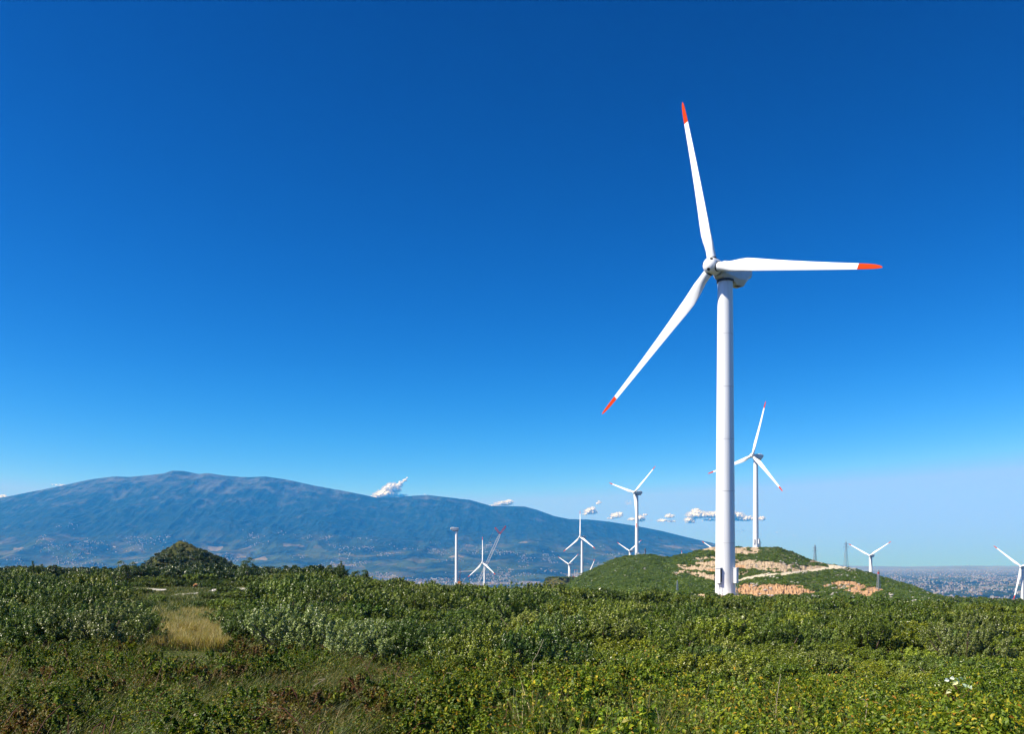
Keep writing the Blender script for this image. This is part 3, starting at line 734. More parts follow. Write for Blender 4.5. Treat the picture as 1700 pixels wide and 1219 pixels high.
FAR = [shrub_mesh('hill_shrub', 300 + k, 1.0, 1.0, 12 + k, 700, .24, M_shrub_far, .6, rc=(.35, .6), stems=False) for k in range(4)]

def px_of(x, y): return HX + F * x / y
rng = np.random.default_rng(5)
def gap(px, y, mg=0.0):
    """true where the thicket leaves grass or path open"""
    g = (y < 23.5 + 2.0 * np.sin(px / 60)) & (px < 800) & ~((px > 640) & (y > 20))
    lo = np.interp(y, [23, 27, 32, 44, 60, 90, 110, 135], [190, 250, 262, 256, 212, 262, 215, 180])
    hi = np.interp(y, [23, 27, 32, 44, 60, 90, 110, 135], [470, 380, 366, 364, 345, 350, 392, 430])
    g = g | ((px > lo - mg) & (px < hi + mg) & (y < 124))
    g = g | ((px > 150) & (px < 240) & (y > 44) & (y < 52)) | ((px > 405) & (px < 450) & (y > 44) & (y < 52))
    return g
pts = []
y = 12.5
while y < 182:
    sp = float(np.interp(y, [12, 25, 50, 90, 180], [1.25, 1.7, 2.4, 3.1, 3.9]))
    x0 = -.75 * y - 6; x1 = .75 * y + 6; k = int((x1 - x0) / sp)
    X = x0 + (np.arange(k) + rng.uniform(-.38, .38, k) + .5) * sp; YY = y + rng.uniform(-.4, .4, k) * sp
    P = px_of(X, YY); yc_ = np.interp(P, _px, _yc)
    Y0 = np.interp(P, [0, 620, 700, 850, 1000, 1300, 1700], [24, 24, 21.5, 18.5, 17.5, 17, 16.5])
    keep = (YY < yc_ + 8) & (YY > Y0) & ~gap(P, YY, .30 * sp * F / YY)
    thin = (np.abs(P - 315) < 125) & (YY > 40) & (rng.random(k) < .4); keep &= ~thin
    for a, b in zip(X[keep], YY[keep]): pts.append((a, b, sp))
    y += sp * .92
pts = np.array(pts)
HERO = [(45, 25.5, 1.9, 1.2, 'large bush at the left edge in the front row of the left thicket'), (165, 26.0, 2.0, 1.3, 'large silvery-topped bush in the front row, left of the grass gap'), (232, 28.5, 1.25, 1.0, 'rounded dark bush on the left rim of the grass gap'),
        (402, 27.5, 1.25, 1.0, 'rounded dark bush on the right rim of the grass gap'), (488, 26, 2.0, 1.3, 'large silvery-topped bush in the front row, right of the grass gap'), (590, 25, 1.6, 1.1, 'broad green bush in the front row between the silvery bush and the dead bush'), (690, 24.5, 1.7, 1.35, 'large dark bush directly above the brownish dead bush'),
        (785, 23, 1.6, 1.35, 'large bush in the front row below the crane'), (890, 22.5, 1.6, 1.4, 'dark bush with a pale twig in front, left of the middle'), (120, 44, 2.8, 1.8, 'tall broad bush behind the front row of the left thicket'), (520, 46, 2.6, 1.9, 'tall broad bush behind the front row, below the spiky young tree'),
        (715, 52, 2.8, 2.0, 'tall broad bush below the rotorless tower'), (860, 48, 2.6, 2.2, 'tall broad bush below the crane and its turbine'), (1010, 40, 2.2, 1.8, 'tall rounded bush below the left foot of the green hill'), (1150, 46, 2.4, 2.0, 'tall rounded bush just left below the large tower'),
        (1290, 40, 2.2, 1.9, 'tall rounded bush below the left red earth cutting'), (1440, 46, 2.5, 2.1, 'tall rounded bush below the right red earth cutting'), (1600, 40, 2.4, 2.3, 'tall pale-topped bush near the right edge below the city')]
for hp, hy, hr, hh_, _l in HERO:
    hx_ = (hp - HX) / F * hy; pts = pts[np.hypot(pts[:, 0] - hx_, (pts[:, 1] - hy) * .9) > hr * .95]
gz = ground_z(pts[:, 0], pts[:, 1])
rad = pts[:, 2] * rng.uniform(.38, .78, len(pts))
hgt = np.interp(pts[:, 1], [12, 20, 30, 60, 180], [.62, .72, .85, 1.35, 1.9]) * (.35 + 1.3 * fbm(pts[:, 0] / 3.2, pts[:, 1] / 4.5, 2)) * rng.uniform(.8, 1.2, len(pts)) * np.interp(rad / pts[:, 2], [.38, .78], [.7, 1.25])
ppx = px_of(pts[:, 0], pts[:, 1])
edge = (np.abs(ppx - 315) < 125) & (pts[:, 1] > 38)
hgt = np.where(edge, hgt * .55, hgt)
# keep the tops under the photographed skyline of the thicket
skl = -(np.interp(ppx, _px, _sky) - HZ - 1) / F * pts[:, 1]
hgt = np.minimum(hgt, np.maximum(.6, ((skl - gz) + rng.uniform(-.35, .35, len(pts))) / 1.2))
inview = (ppx > -60) & (ppx < 1760)
order = np.argsort(-(rad / pts[:, 1]) * inview)
NIND = 284
def shrub_label(px, y):
    if px < 250: return ('green shrub of the dark thicket left of the straw-coloured grass gap', 'shrubs in the thicket left of the grass gap')
    if px < 720: return ('green shrub in the thicket right of the straw-coloured grass gap and left of the crane', 'shrubs in the thicket right of the grass gap')
    if px < 1150: return ('leafy green shrub in the middle of the thicket, below the rounded green hill', 'shrubs in the thicket below the green hill')
    return ('yellowish green shrub of the thicket below and right of the large turbine', 'shrubs in the thicket below the large turbine')
first = True
for i in order[:NIND]:
    x, yv, sp = pts[i]; Rr = rad[i] * 1.15
    o = bpy.data.objects.new('shrub', FINE[i % 7] if yv < 45 else MID[i % 6]); C.objects.link(o)
    o.location = (x, yv, gz[i] - .05); o.rotation_euler = (0, 0, rng.uniform(-.7, .7)); o.scale = (Rr, Rr * rng.choice((-1, 1)), hgt[i])
    lb, gp = shrub_label(ppx[i], yv); tag(o, lb, 'shrub', gp)
    tt = float(np.clip((ppx[i] - 500) / 900, 0, 1))
    if ppx[i] < 640: o.color = (.82, .95, 1.0, 1)
    else: o.color = (.9 + .38 * tt, .95 + .25 * tt, .85, 1)
    if rng.random() < .25: o.color = (1.4, 1.3, 2.4, 1)
for k, (hp, hy, hr, hh_, lab) in enumerate(HERO):
    o = bpy.data.objects.new('large_bush', BIG[k % 4]); C.objects.link(o); hx_ = (hp - HX) / F * hy
    o.location = (hx_, hy, float(ground_z(hx_, hy)) - .06); o.scale = (hr * .92, hr * .9, hh_ * 1.12); o.rotation_euler = (0, 0, (k * .37) % 1.2 - .6)
    o.color = (1.2, 1.12, 2.6, 1) if 'silvery' in lab or 'pale-topped' in lab else ((.8, .92, .85, 1) if 'dark' in lab else (1.05, 1.05, .95, 1))
    tag(o, lab, 'bush', 'large bushes standing out of the thicket')
SHRUB_SRC = [o for o in C.objects if o.name.startswith('shrub')]
src_mid = []
for mm in MID:
    c_ = [o for o in SHRUB_SRC if o.data == mm]
    src_mid.append(c_[0] if c_ else None)

def scatter(name, P, scale, rots, meshes, kind='stuff', label=None, cat=None):
    """one object that scatters shrub meshes over its points with a node tree"""
    V = np.asarray(P, np.float32); me = bpy.data.meshes.new(name); me.vertices.add(len(V)); me.vertices.foreach_set('co', V.ravel())
    a = me.attributes.new('sc', 'FLOAT_VECTOR', 'POINT'); a.data.foreach_set('vector', np.asarray(scale, np.float32).ravel())
    a = me.attributes.new('rz', 'FLOAT_VECTOR', 'POINT'); rr = np.zeros((len(V), 3), np.float32); rr[:, 2] = rots; a.data.foreach_set('vector', rr.ravel())
    a = me.attributes.new('pick', 'INT', 'POINT'); a.data.foreach_set('value', np.random.default_rng(3).integers(0, len(meshes), len(V)).astype(np.int32))
    o = link(name, me); tag(o, label, cat, None, kind)
    ng = bpy.data.node_groups.new(name + '_nodes', 'GeometryNodeTree')
    ng.interface.new_socket('Geometry', in_out='INPUT', socket_type='NodeSocketGeometry'); ng.interface.new_socket('Geometry', in_out='OUTPUT', socket_type='NodeSocketGeometry')
    gi = ng.nodes.new('NodeGroupInput'); go = ng.nodes.new('NodeGroupOutput')
    ip = ng.nodes.new('GeometryNodeInstanceOnPoints'); ip.inputs['Pick Instance'].default_value = True
    gt = ng.nodes.new('GeometryNodeGeometryToInstance')
    for s in reversed(meshes):
        oi = ng.nodes.new('GeometryNodeObjectInfo'); oi.inputs['Object'].default_value = s; oi.transform_space = 'ORIGINAL'
        oi.inputs['As Instance'].default_value = False
        ng.links.new(oi.outputs['Geometry'], gt.inputs[0])
    def na(n, t):
        q = ng.nodes.new('GeometryNodeInputNamedAttribute'); q.data_type = t; q.inputs[0].default_value = n; return q.outputs[0]
    ng.links.new(gi.outputs[0], ip.inputs['Points']); ng.links.new(gt.outputs[0], ip.inputs['Instance'])
    ng.links.new(na('sc', 'FLOAT_VECTOR'), ip.inputs['Scale']); ng.links.new(na('pick', 'INT'), ip.inputs['Instance Index'])
    e2r = ng.nodes.new('FunctionNodeEulerToRotation'); ng.links.new(na('rz', 'FLOAT_VECTOR'), e2r.inputs[0]); ng.links.new(e2r.outputs[0], ip.inputs['Rotation'])
    ng.links.new(ip.outputs[0], go.inputs[0])
    md = o.modifiers.new('scatter', 'NODES'); md.node_group = ng
    return o

# solitary shrubs and small trees along the left skyline (each its own thing), built from coarser leaves
def small_tree(px, py_top, Y, h, r, seed, label, conical=False):
    x = at(px, 0, Y).x; topz = at(px, py_top, Y).z
    root = empty('small_tree', (x, Y, topz - h)); tag(root, label, 'tree', 'small trees on the left skyline')
    s = MB(); s.bar((0, 0, -.3), (.05, 0, h * .5), .09, 0, 7, .06); s.bar((.05, 0, h * .5), (0, .05, h * .9), .06, 0, 6, .02)
    for k in range(5):
        a = k * 1.3; s.bar((.03, 0, h * (.25 + .1 * k)), (r * .6 * math.cos(a), r * .6 * math.sin(a), h * (.5 + .08 * k)), .04, 0, 5, .015)
    s.build('trunk', M_bark, root)
    rg = np.random.default_rng(seed)
    if conical:
        cs, ns = [], []
        for q in range(15):
            a = rg.uniform(0, 6.283); hq = h * (1.0 if q == 0 else rg.uniform(.35, .86)); lean = r * (.1 if q == 0 else rg.uniform(.3, 1.0))
            k = int(260 * hq / h) + 60; t = rg.uniform(.15, 1, k); w = .30 * (1.15 - t) + .06
            cs.append(np.stack([math.cos(a) * lean * t ** 1.3, math.sin(a) * lean * t ** 1.3, hq * t], 1) + rg.normal(size=(k, 3)) * w[:, None] * np.array([.7, .7, .5]))
            ns.append(unit(rg.normal(size=(k, 3)) + np.array([0, 0, .5])))
        c, n = np.concatenate(cs), np.concatenate(ns)
    else:
        c, n = crown_points(rg, r, h * 1.12, 26, 4200, (.25, .42)); c[:, 2] += h * .1
    l = .17 * rg.uniform(.7, 1.3, len(c)); V, Fq = quad_leaves(c, n, l, l * .55, rg)
    link('crown', np_mesh('crown', V, [Fq], [M_shrub_far]), root)
    return root
small_tree(212, 934, 140, 3.6, 1.9, 41, 'dark rounded tree on the skyline left of the pointed hill')
small_tree(411, 935, 140, 3.6, 1.8, 42, 'dark rounded tree on the skyline right of the pointed hill')
small_tree(56, 932, 130, 3.4, 1.3, 43, 'spiky young tree on the far left skyline', True)
small_tree(566, 932, 130, 3.3, 1.2, 44, 'spiky young tree on the skyline between the pointed hill and the crane', True)
small_tree(596, 948, 122, 2.4, 1.5, 45, 'low dark tree just right of the spiky young tree')
small_tree(450, 943, 150, 2.6, 1.9, 46, 'low broad tree on the skyline right of the two rounded trees')
small_tree(35, 944, 135, 2.5, 1.5, 47, 'low dark tree at the foot of the far left spiky tree')

# individual hill-edge shrubs on the far slope provide the coarse leaf meshes for the hill scrub
far_src = []
for k, (px, t, lab) in enumerate(((1092, .03, 'lone green bush at the foot of the hill near the thin mast'), (1500, .12, 'green bush low on the right slope of the hill, near the red and white mast'), (1350, .30, 'green bush between the two red earth cuttings'), (1010, .3, 'green bush on the left flank of the hill'))):
    i = np.argmin((Ph - px) ** 2 + (Tt - t) ** 2 * 1e5)
    o = bpy.data.objects.new('hill_bush', FAR[k]); C.objects.link(o); o.location = (Xhh.flat[i], Yhh.flat[i], Zhh.flat[i] - .1); o.scale = (2.0, 2.0, 1.9)
    tag(o, lab, 'bush', 'bushes on the terraced hill'); far_src.append(o)

rest = order[NIND:]
scatter('scrub', np.stack([pts[rest, 0], pts[rest, 1], gz[rest] - .05], 1), np.stack([rad[rest] * 1.15, rad[rest] * 1.15, hgt[rest]], 1), rng.uniform(-.7, .7, len(rest)), [s for s in src_mid if s] or [SHRUB_SRC[0]], label='dense green scrub filling the ridge behind the nearest shrubs', cat='scrub')

# hill scrub
nh = 24000
ii = rng.integers(0, Ph.size, nh * 3)
pxs, tts = Ph.flat[ii], Tt.flat[ii]
bare = np.maximum(np.maximum(z_sand, z_red), z_road).flat[ii]
left = pxs < 1185
cl_n = fbm(pxs / 10, tts * 26, 3)
dens = np.where(left, .98, np.where(cl_n > .45, .95, .16))
ok = (bare < .5) & (tts > -.05) & (tts < 1.15) & (rng.random(len(ii)) < dens)
# constant density on the surface rather than on the sheet: favour the far rows
ii = ii[ok][:nh]
sz = rng.uniform(.5, 1.0, len(ii)) * (1 + 1.1 * rng.random(len(ii)) ** 3) * np.where(Ph.flat[ii] < 1185, 1.05, .85) * np.interp(Tt.flat[ii], [0, 1], [.75, 1.15])
top = Tt.flat[ii] > .93
szz = sz * np.where(top, .5, .8)
HP = np.stack([Xhh.flat[ii], Yhh.flat[ii], Zhh.flat[ii] - .15], 1)
extra = []
hs_o = scatter('hill_scrub', HP, np.stack([sz * rng.uniform(.9, 1.7, len(ii)), sz, szz], 1), rng.uniform(0, 6.28, len(ii)), far_src, label='low green scrub covering the terraced hill', cat='scrub')
# pale rocks showing through the scrub of the hill
bm = bmesh.new(); bmesh.ops.create_icosphere(bm, subdivisions=2, radius=1)
for v in bm.verts: v.co *= .8 + .4 * random.random()
rme = bpy.data.meshes.new('rocks'); bm.to_mesh(rme); bm.free(); rme.materials.append(M_stone)
rv = np.array([v.co[:] for v in rme.vertices]); rf = np.array([list(p.vertices) for p in rme.polygons])
kk_ = rng.integers(0, Ph.size, 5200); pr_, tr2 = Ph.flat[kk_], Tt.flat[kk_]
okr = (tr2 > .05) & (tr2 < 1.02) & (fbm(pr_ / 22 + 70, tr2 * 9, 3) > np.where(pr_ < 1190, .62, .60)); kk_ = kk_[okr]
rs_ = rng.uniform(.18, .55, len(kk_)); rc_ = np.stack([Xhh.flat[kk_], Yhh.flat[kk_] - .4, Zhh.flat[kk_] + rs_ * .5 + .15], 1)
RV = (rv[None] * (rs_[:, None, None] * np.array([1.5, 1, .8])) + rc_[:, None]).reshape(-1, 3); RF = (rf[None] + (np.arange(len(kk_)) * len(rv))[:, None, None]).reshape(-1, 3)
tag(link('rocks', np_mesh('rocks', RV, [RF], [M_stone])), 'pale limestone rubble showing through the scrub of the terraced hill', 'rocks', kind='stuff')
hs_o.color = (1.28, 1.32, 1.0, 1)
# scrub on the pointed hill and on the ground around it, and behind the crest
k = 4600; dx = rng.uniform(-45, 55, k); dy = rng.uniform(-50, 22, k)
cp = np.stack([CX + dx, CYY + dy, np.maximum(cone_h(dx, dy), ground_z(CX + dx, CYY + dy)) - .15], 1)
s_ = rng.uniform(.45, 1.0, k) * (1 + 1.1 * rng.random(k) ** 3) * np.interp(np.hypot(dx, dy), [0, 5, 15], [.28, .5, 1.0])
k2 = 1500; x2 = rng.uniform(-90, 140, k2); y2 = rng.uniform(105, 300, k2)
p2 = HX + F * x2 / y2; ok2 = (y2 > np.interp(p2, _px, _yc) + 6) & (np.hypot(x2 - at(1204, 0, MAIN_D).x, y2 - MAIN_D) > 9) & ~((p2 > 1165) & (p2 < 1235) & (y2 < 192) & (y2 > 165))
g2 = ground_z(x2, y2)
cp2 = np.stack([x2, y2, g2 - .2], 1)[ok2]; s2 = rng.uniform(1.3, 2.2, k2)[ok2]
# their tops stay below the crest line
s2z = np.minimum(s2 * .9, np.maximum(.3, -(np.interp(p2[ok2], _px, _sky) - HZ + 1) / F * y2[ok2] - cp2[:, 2]))
kp4 = 260; a4 = rng.uniform(0, 6.283, kp4); r4 = rng.uniform(9, 34, kp4); x4 = at(936, 959, 1150).x + r4 * np.cos(a4); y4 = 1150 + r4 * np.sin(a4); z4 = ground_z(x4, y4) - .3; s4 = rng.uniform(1.2, 2.0, kp4)
k3 = 420; p3 = rng.uniform(1545, 1760, k3); y3 = rng.uniform(300, 380, k3)      # dark belt along the far right skyline
x3 = (p3 - HX) / F * y3; t3 = -(np.interp(p3, [1545, 1600, 1660, 1700, 1760], [992, 993, 996, 997, 999]) - HZ + rng.uniform(-1.5, 7, k3)) / F * y3
s3 = rng.uniform(1.4, 2.3, k3)
k5 = 170; p5 = rng.uniform(-70, 570, k5); y5 = rng.uniform(150, 186, k5); x5 = (p5 - HX) / F * y5; s5 = rng.uniform(1.0, 1.9, k5); t5 = -(940.5 + 6 * rng.random(k5) - HZ) / F * y5; z5 = np.minimum(ground_z(x5, y5) - .1, t5 - s5)
sc_ = scatter('mound_scrub', np.concatenate([cp, np.stack([x5, y5, t5 - s5 * 1.05], 1)]), np.concatenate([np.stack([s_, s_, s_ * .85], 1), np.stack([s5, s5, s5 * 1.05], 1)]), rng.uniform(0, 6.28, len(cp) + k5), far_src, label='dark green scrub over the small pointed hill and along the left skyline', cat='scrub')
sc_.color = (.55, .62, .55, 1)  # darkened tint puts the pointed hill's weaker sunlight into the leaf colour
allp = np.concatenate([cp2, np.stack([x3, y3, t3 - s3 * 1.0], 1), np.stack([x4, y4, z4], 1)]); alls = np.concatenate([np.stack([s2, s2, s2z], 1), np.stack([s3, s3, s3], 1), np.stack([s4, s4, s4 * .8], 1)])
scatter('ridge_scrub', allp, alls, rng.uniform(0, 6.28, len(allp)), far_src, label='dark scrub on the far side of the ridge and along the right skyline', cat='scrub')

# ------------------------------------------------------------------ brambles, weeds and grass in front
def leaf5(c, n, L, W, rng):
    k = len(c); t = rng.normal(size=(k, 3)); t -= (t * n).sum(1, keepdims=True) * n; t = unit(t); b = np.cross(n, t)
    L = L[:, None]; W = W[:, None]
    V = np.stack([c - t * L * .5, c - t * L * .12 + b * W * .5 + n * W * .2, c + t * L * .22 + b * W * .36 + n * W * .12, c + t * L * .5 - n * L * .14,
                  c + t * L * .22 - b * W * .36 + n * W * .12, c - t * L * .12 - b * W * .5 + n * W * .2, c + t * L * .05], 1).reshape(-1, 3)
    i = np.arange(k)[:, None] * 7
    q = lambda *s: np.concatenate([i + j for j in s], 1)
    return V, np.concatenate([q(0, 6, 2, 1), q(0, 5, 4, 6), q(6, 4, 3, 2)])
nb = 330000
yb = rng.uniform(6.5, 24, nb); xb = rng.uniform(-.68, .68, nb) * yb + rng.uniform(-1.5, 1.5, nb)
pb = px_of(xb, yb)
lim = np.interp(pb, [0, 450, 640, 800, 1000, 1700], [24, 24, 24, 23, 22, 21])
den = np.interp(pb, [0, 500, 760, 1700], [.95, .95, 1.0, 1.0]) * np.where(fbm(xb * 2.3, yb * 2.3, 3) > .46, 1, .14)
kp = (yb < lim) & (rng.random(nb) < den)
xb, yb, pb = xb[kp], yb[kp], pb[kp]
amp = np.interp(pb, [0, 600, 800, 1100, 1700], [.52, .52, .66, .95, 1.0])
def cover(x, y):      # lumpy top of the brambles, 0..about 1
    return .1 + 1.7 * fbm(x / 1.5 + 30, y / 1.5, 2) ** 2 + 1.15 * fbm(x / .42 + 3, y / .42 + 8, 2) ** 2.5
amp = amp * np.where((pb > 240) & (pb < 384) & (yb > 19), .5, 1)
c0 = cover(xb, yb); hc = amp * c0
zb = ground_z(xb, yb) + hc * rng.uniform(0, 1, len(xb)) ** .4 + np.interp(pb, [0, 600, 800, 1700], [0, 0, .08, .12])
e = .05
nx = (cover(xb + e, yb) - cover(xb - e, yb)) / (2 * e) * amp
ny = (cover(xb, yb + e) - cover(xb, yb - e)) / (2 * e) * amp
nn = unit(np.stack([-nx, -ny, np.ones_like(nx)], 1) + rng.normal(size=(len(xb), 3)) * .5)
LL = rng.uniform(.03, .068, len(xb)) * np.interp(pb, [0, 600, 800, 1700], [.8, .8, 1, 1])
V, Fq = leaf5(np.stack([xb, yb, zb], 1), nn, LL, LL * rng.uniform(.45, .75, len(xb)), rng)
cn = MB()
for _ in range(130):
    cx_, cy_ = rng.uniform(-.6, .62), rng.uniform(8.5, 19); x_ = cx_ * cy_; a = rng.uniform(0, 6.28); ln = rng.uniform(.4, 1.1)
    z0 = float(ground_z(x_, cy_)) + .15; p0 = Vector((x_, cy_, z0)); hh_ = rng.uniform(.35, .8); pr = p0
    for q in range(1, 6):
        s = q / 5; p = p0 + Vector((math.cos(a) * ln * s, math.sin(a) * ln * s, hh_ * math.sin(s * 2.3)))
        cn.bar(pr, p, .004, 0, 4); pr = p
qf = np.array([f for f in cn.f if len(f) == 4]) + len(V)
mi = np.concatenate([np.zeros(len(Fq), np.int32), np.ones(len(qf), np.int32)])
tag(link('brambles', np_mesh('brambles', np.concatenate([V, np.array(cn.v)]), [np.concatenate([Fq, qf])], [M_bramble, M_cane], mi)), 'tangle of yellow-green brambles covering the front of the slope', 'brambles', kind='stuff')

# leafy weed clumps that break up the carpet
WEED = []
for k in range(5):
    rgw = np.random.default_rng(900 + k); cw, nw = tuft_points(rgw, 30, 46, .25); lw = .15 * rgw.uniform(.6, 1.25, len(cw))
    Vw, Fw = leaf5(cw, nw, lw, lw * rgw.uniform(.42, .7, len(cw)), rgw); WEED.append(np_mesh('weed_clump', Vw, [Fw], [M_bramble]))
weed_src = []
for k, (px, y, r, lab) in enumerate(((60, 12.2, .5, 'leafy weed clump at the bottom left corner'), (420, 11.6, .45, 'leafy weed clump at the bottom edge right of the white stone'), (700, 13.0, .5, 'leafy weed clump below the dead bush'), (980, 10.8, .5, 'yellow-green bramble clump at the bottom edge right of the middle'), (1380, 10.9, .55, 'yellow-green bramble clump at the bottom edge left of the red-stemmed weed'))):
    o = bpy.data.objects.new('weed_clump', WEED[k]); C.objects.link(o); x_ = (px - HX) / F * y; o.location = (x_, y, float(ground_z(x_, y)) + float(np.interp(px, [0, 600, 1000], [.1, .1, .35]))); o.scale = (r, r, r); tag(o, lab, 'weed', 'leafy weed clumps in front'); weed_src.append(o)
kw = 2300; yw = rng.uniform(8.5, 25, kw); pw = rng.uniform(-60, 1760, kw); xw = (pw - HX) / F * yw
okw = (yw < np.interp(pw, [0, 450, 640, 800, 1000, 1700], [24.5, 24.5, 24, 22, 20, 19])) & (fbm(xw / 1.3 + 60, yw / 1.3, 2) > .42) & ~((pw > 232) & (pw < 392) & (yw > 21))
xw, yw, pw = xw[okw], yw[okw], pw[okw]; rw = rng.uniform(.22, .58, len(xw)) * np.interp(pw, [0, 700, 1000], [.85, .9, 1.1])
zw = ground_z(xw, yw) + amp[0] * 0 + np.interp(pw, [0, 600, 1000], [.06, .08, .34]) * cover(xw, yw) * 1.2
scatter('weeds', np.stack([xw, yw, zw], 1), np.stack([rw, rw, rw * rng.uniform(.7, 1.15, len(xw))], 1), rng.uniform(0, 6.28, len(xw)), weed_src, label='leafy weeds standing out of the low ground cover in front', cat='weeds')

def blades(x, y, z, h, w, lean, rng, az=None):
    k = len(x); a = rng.uniform(0, 6.283, k); b = np.stack([np.cos(a), np.sin(a), 0 * a], 1) * w[:, None]
    la = rng.normal(size=(k, 2)) * lean
    if az is not None: la = la + az
    c = np.stack([x, y, z], 1)
    up1 = np.stack([la[:, 0] * .3 * h, la[:, 1] * .3 * h, h * .55], 1); up2 = np.stack([la[:, 0] * h, la[:, 1] * h, h * (1 - .12 * np.hypot(la[:, 0], la[:, 1]))], 1)
    V = np.stack([c - b, c + b, c + up1 + b * .7, c + up1 - b * .7, c + up2], 1).reshape(-1, 3)
    i = np.arange(k)[:, None] * 5
    return V, np.concatenate([i, i + 1, i + 2, i + 3], 1), np.concatenate([i + 3, i + 2, i + 4], 1)
def grass(name, n, sampler, h, w, lean, mat, label, az=None):
    x, yv = sampler(n); z = ground_z(x, yv) - .02; k = len(x)
    V, q, t = blades(x, yv, z, rng.uniform(*h, k), rng.uniform(*w, k), lean, rng, az)
    return tag(link(name, np_mesh(name, V, [q, t], [mat])), label, 'grass', kind='stuff')
def s_front(n):
    yv = rng.uniform(8, 30, n); x = rng.uniform(-.66, .12, n) * yv; p = px_of(x, yv)
    m = (p < 860 - 25 * np.maximum(0, yv - 16)) & (fbm(x / 1.6 + 5, yv / 1.6, 3) > np.interp(p, [0, 300, 600, 860], [.42, .44, .40, .6])) & ((yv < 26) | gap(p, yv)) & ~((p > 245) & (p < 384) & (yv > 22.5))
    return x[m], yv[m]
grass('weed_grass', 85000, s_front, (.25, .62), (.003, .006), .35, M_grass, 'long leaning green grass among the low weeds at the front left', np.array([.45, .1]))
def s_right(n):
    yv = rng.uniform(8.5, 17, n); x = rng.uniform(.0, .64, n) * yv; m = fbm(x / 1.2 + 8, yv / 1.2, 3) > .5; return x[m], yv[m]
grass('bramble_grass', 16000, s_right, (.7, 1.35), (.004, .008), .28, M_grass, 'green grass blades poking through the brambles at front right')
def s_straw(n):
    yv = rng.uniform(24.5, 56, n) ** 1.0; yv = np.where(rng.random(n) < .6, rng.uniform(24.5, 37, n), yv); x = (rng.uniform(246, 382, n) - HX) / F * yv; p = px_of(x, yv)
    m = gap(p, yv) & (fbm(x / .7, yv / .9, 3) > .43 + .0045 * (yv - 26)) & (yv > 25 + 2.5 * fbm(x / 1.5, yv * 0, 2)); return x[m], yv[m]
grass('straw_grass', 85000, s_straw, (.25, .6), (.006, .014), .3, M_straw, 'patch of dry straw-coloured grass in the gap between the shrubs')
def s_back(n):
    yv = rng.uniform(34, 150, n); x = (rng.uniform(140, 480, n) - HX) / F * yv; p = px_of(x, yv)
    m = gap(p, yv, 45.) & (fbm(x / 1.6, yv / 2.5, 3) > .42) & ~((yv > 104) & (yv < 112)); return x[m], yv[m]
grass('meadow_grass', 130000, s_back, (.2, .55), (.015, .035), .4, M_grass, 'olive green rough grass behind the dry patch, up to the white track')
# dead bush
o = link('dead_bush', shrub_mesh('dead_bush', 77, 1.0, 1.0, 14, 7000, .06, M_dead, .2, stems=True, sprigs=40)); 
pd = at(690, 1118, 20.5); o.location = (pd.x, 20.8, float(ground_z(pd.x, 20.8))); o.scale = (1.25, .8, .5); tag(o, 'low brownish dead bush below the shrubs, right of the grass gap', 'bush')

# a few knee-high bushes dotted about the grassy gap
for k, (px, y, r) in enumerate(((262, 37, .55), (300, 43, .5), (352, 40, .6), (285, 52, .7), (330, 60, .8), (240, 58, .9), (262, 70, 1.0), (345, 74, 1.0), (305, 30.5, .3), (362, 31, .42), (258, 29, .4), (320, 48, .45))):
    o = bpy.data.objects.new('low_bush', FINE[k % 7]); C.objects.link(o); x_ = (px - HX) / F * y; o.location = (x_, y, float(ground_z(x_, y)) - .03); o.scale = (r, r, r * .8); o.color = (.9, 1, .8, 1)
    tag(o, 'knee-high green bush standing in the grassy gap between the thickets', 'bush', 'low bushes in the grassy gap')

# white gravel track glimpsed on the left
M_track = simple('white_gravel', (.62, .58, .52), .95, .1, var=.25, vscale=.8)
tv = []; tf = []
for strip in ([(226, 104, 118), (240, 103, 122), (262, 104, 117), (276, 106, 112)], [(284, 84, 88), (300, 88, 93), (318, 93, 97), (330, 96, 99)], [(346, 105, 109), (362, 104, 118), (384, 104, 122), (400, 106, 122), (428, 110, 116)], [(168, 112, 116), (186, 110, 117), (204, 112, 116)]):
    n = 24; pxv = np.linspace(strip[0][0], strip[-1][0], n); ya = np.interp(pxv, [s[0] for s in strip], [s[1] for s in strip]); yb_ = np.interp(pxv, [s[0] for s in strip], [s[2] for s in strip])
    ya = ya + (fbm(pxv / 4, pxv * 0, 2) - .5) * 3; b0 = len(tv)
    for j in range(6):
        yv = ya + (yb_ - ya) * j / 5; xv = (pxv - HX) / F * yv; zv = ground_z(xv, yv) + .22
        tv += list(zip(xv, yv, zv))
    tf += [tuple(b0 + f) for f in grid_faces(6, n)]
tag(link('gravel_track', np_mesh('gravel_track', np.array(tv), [np.array(tf)], [M_track], smooth=True)), kind='structure')

# stones
def stone(px, y, s, seed, label, mat=M_stone, lift=0.0):
    bm = bmesh.new(); bmesh.ops.create_icosphere(bm, subdivisions=2, radius=1); rg = random.Random(seed)
    ax = [Vector((rg.uniform(-1, 1), rg.uniform(-1, 1), rg.uniform(-1, 1))).normalized() for _ in range(7)]
    for v in bm.verts:
        f = 1.0
        for a in ax: f = min(f, .82 / max(.3, abs(v.co.dot(a))) if v.co.dot(a) > .78 else f)
        v.co *= f * rg.uniform(.93, 1.05)
    me = bpy.data.meshes.new('stone'); bm.to_mesh(me); bm.free(); me.materials.append(mat)
    x = (px - HX) / F * y; o = link('stone', me); o.location = (x, y, float(ground_z(x, y)) + s * .25 + lift); o.scale = (s, s * .8, s * .6); o.rotation_euler = (0, 0, seed)
    return tag(o, label, 'stone', 'pale stones lying about')
stone(327, 13.2, .07, 1, 'small white stone lying alone in the low weeds in front', lift=.22)
M_ostone = simple('orange_stone', (.55, .27, .12), .9, .1, var=.3, vscale=2)
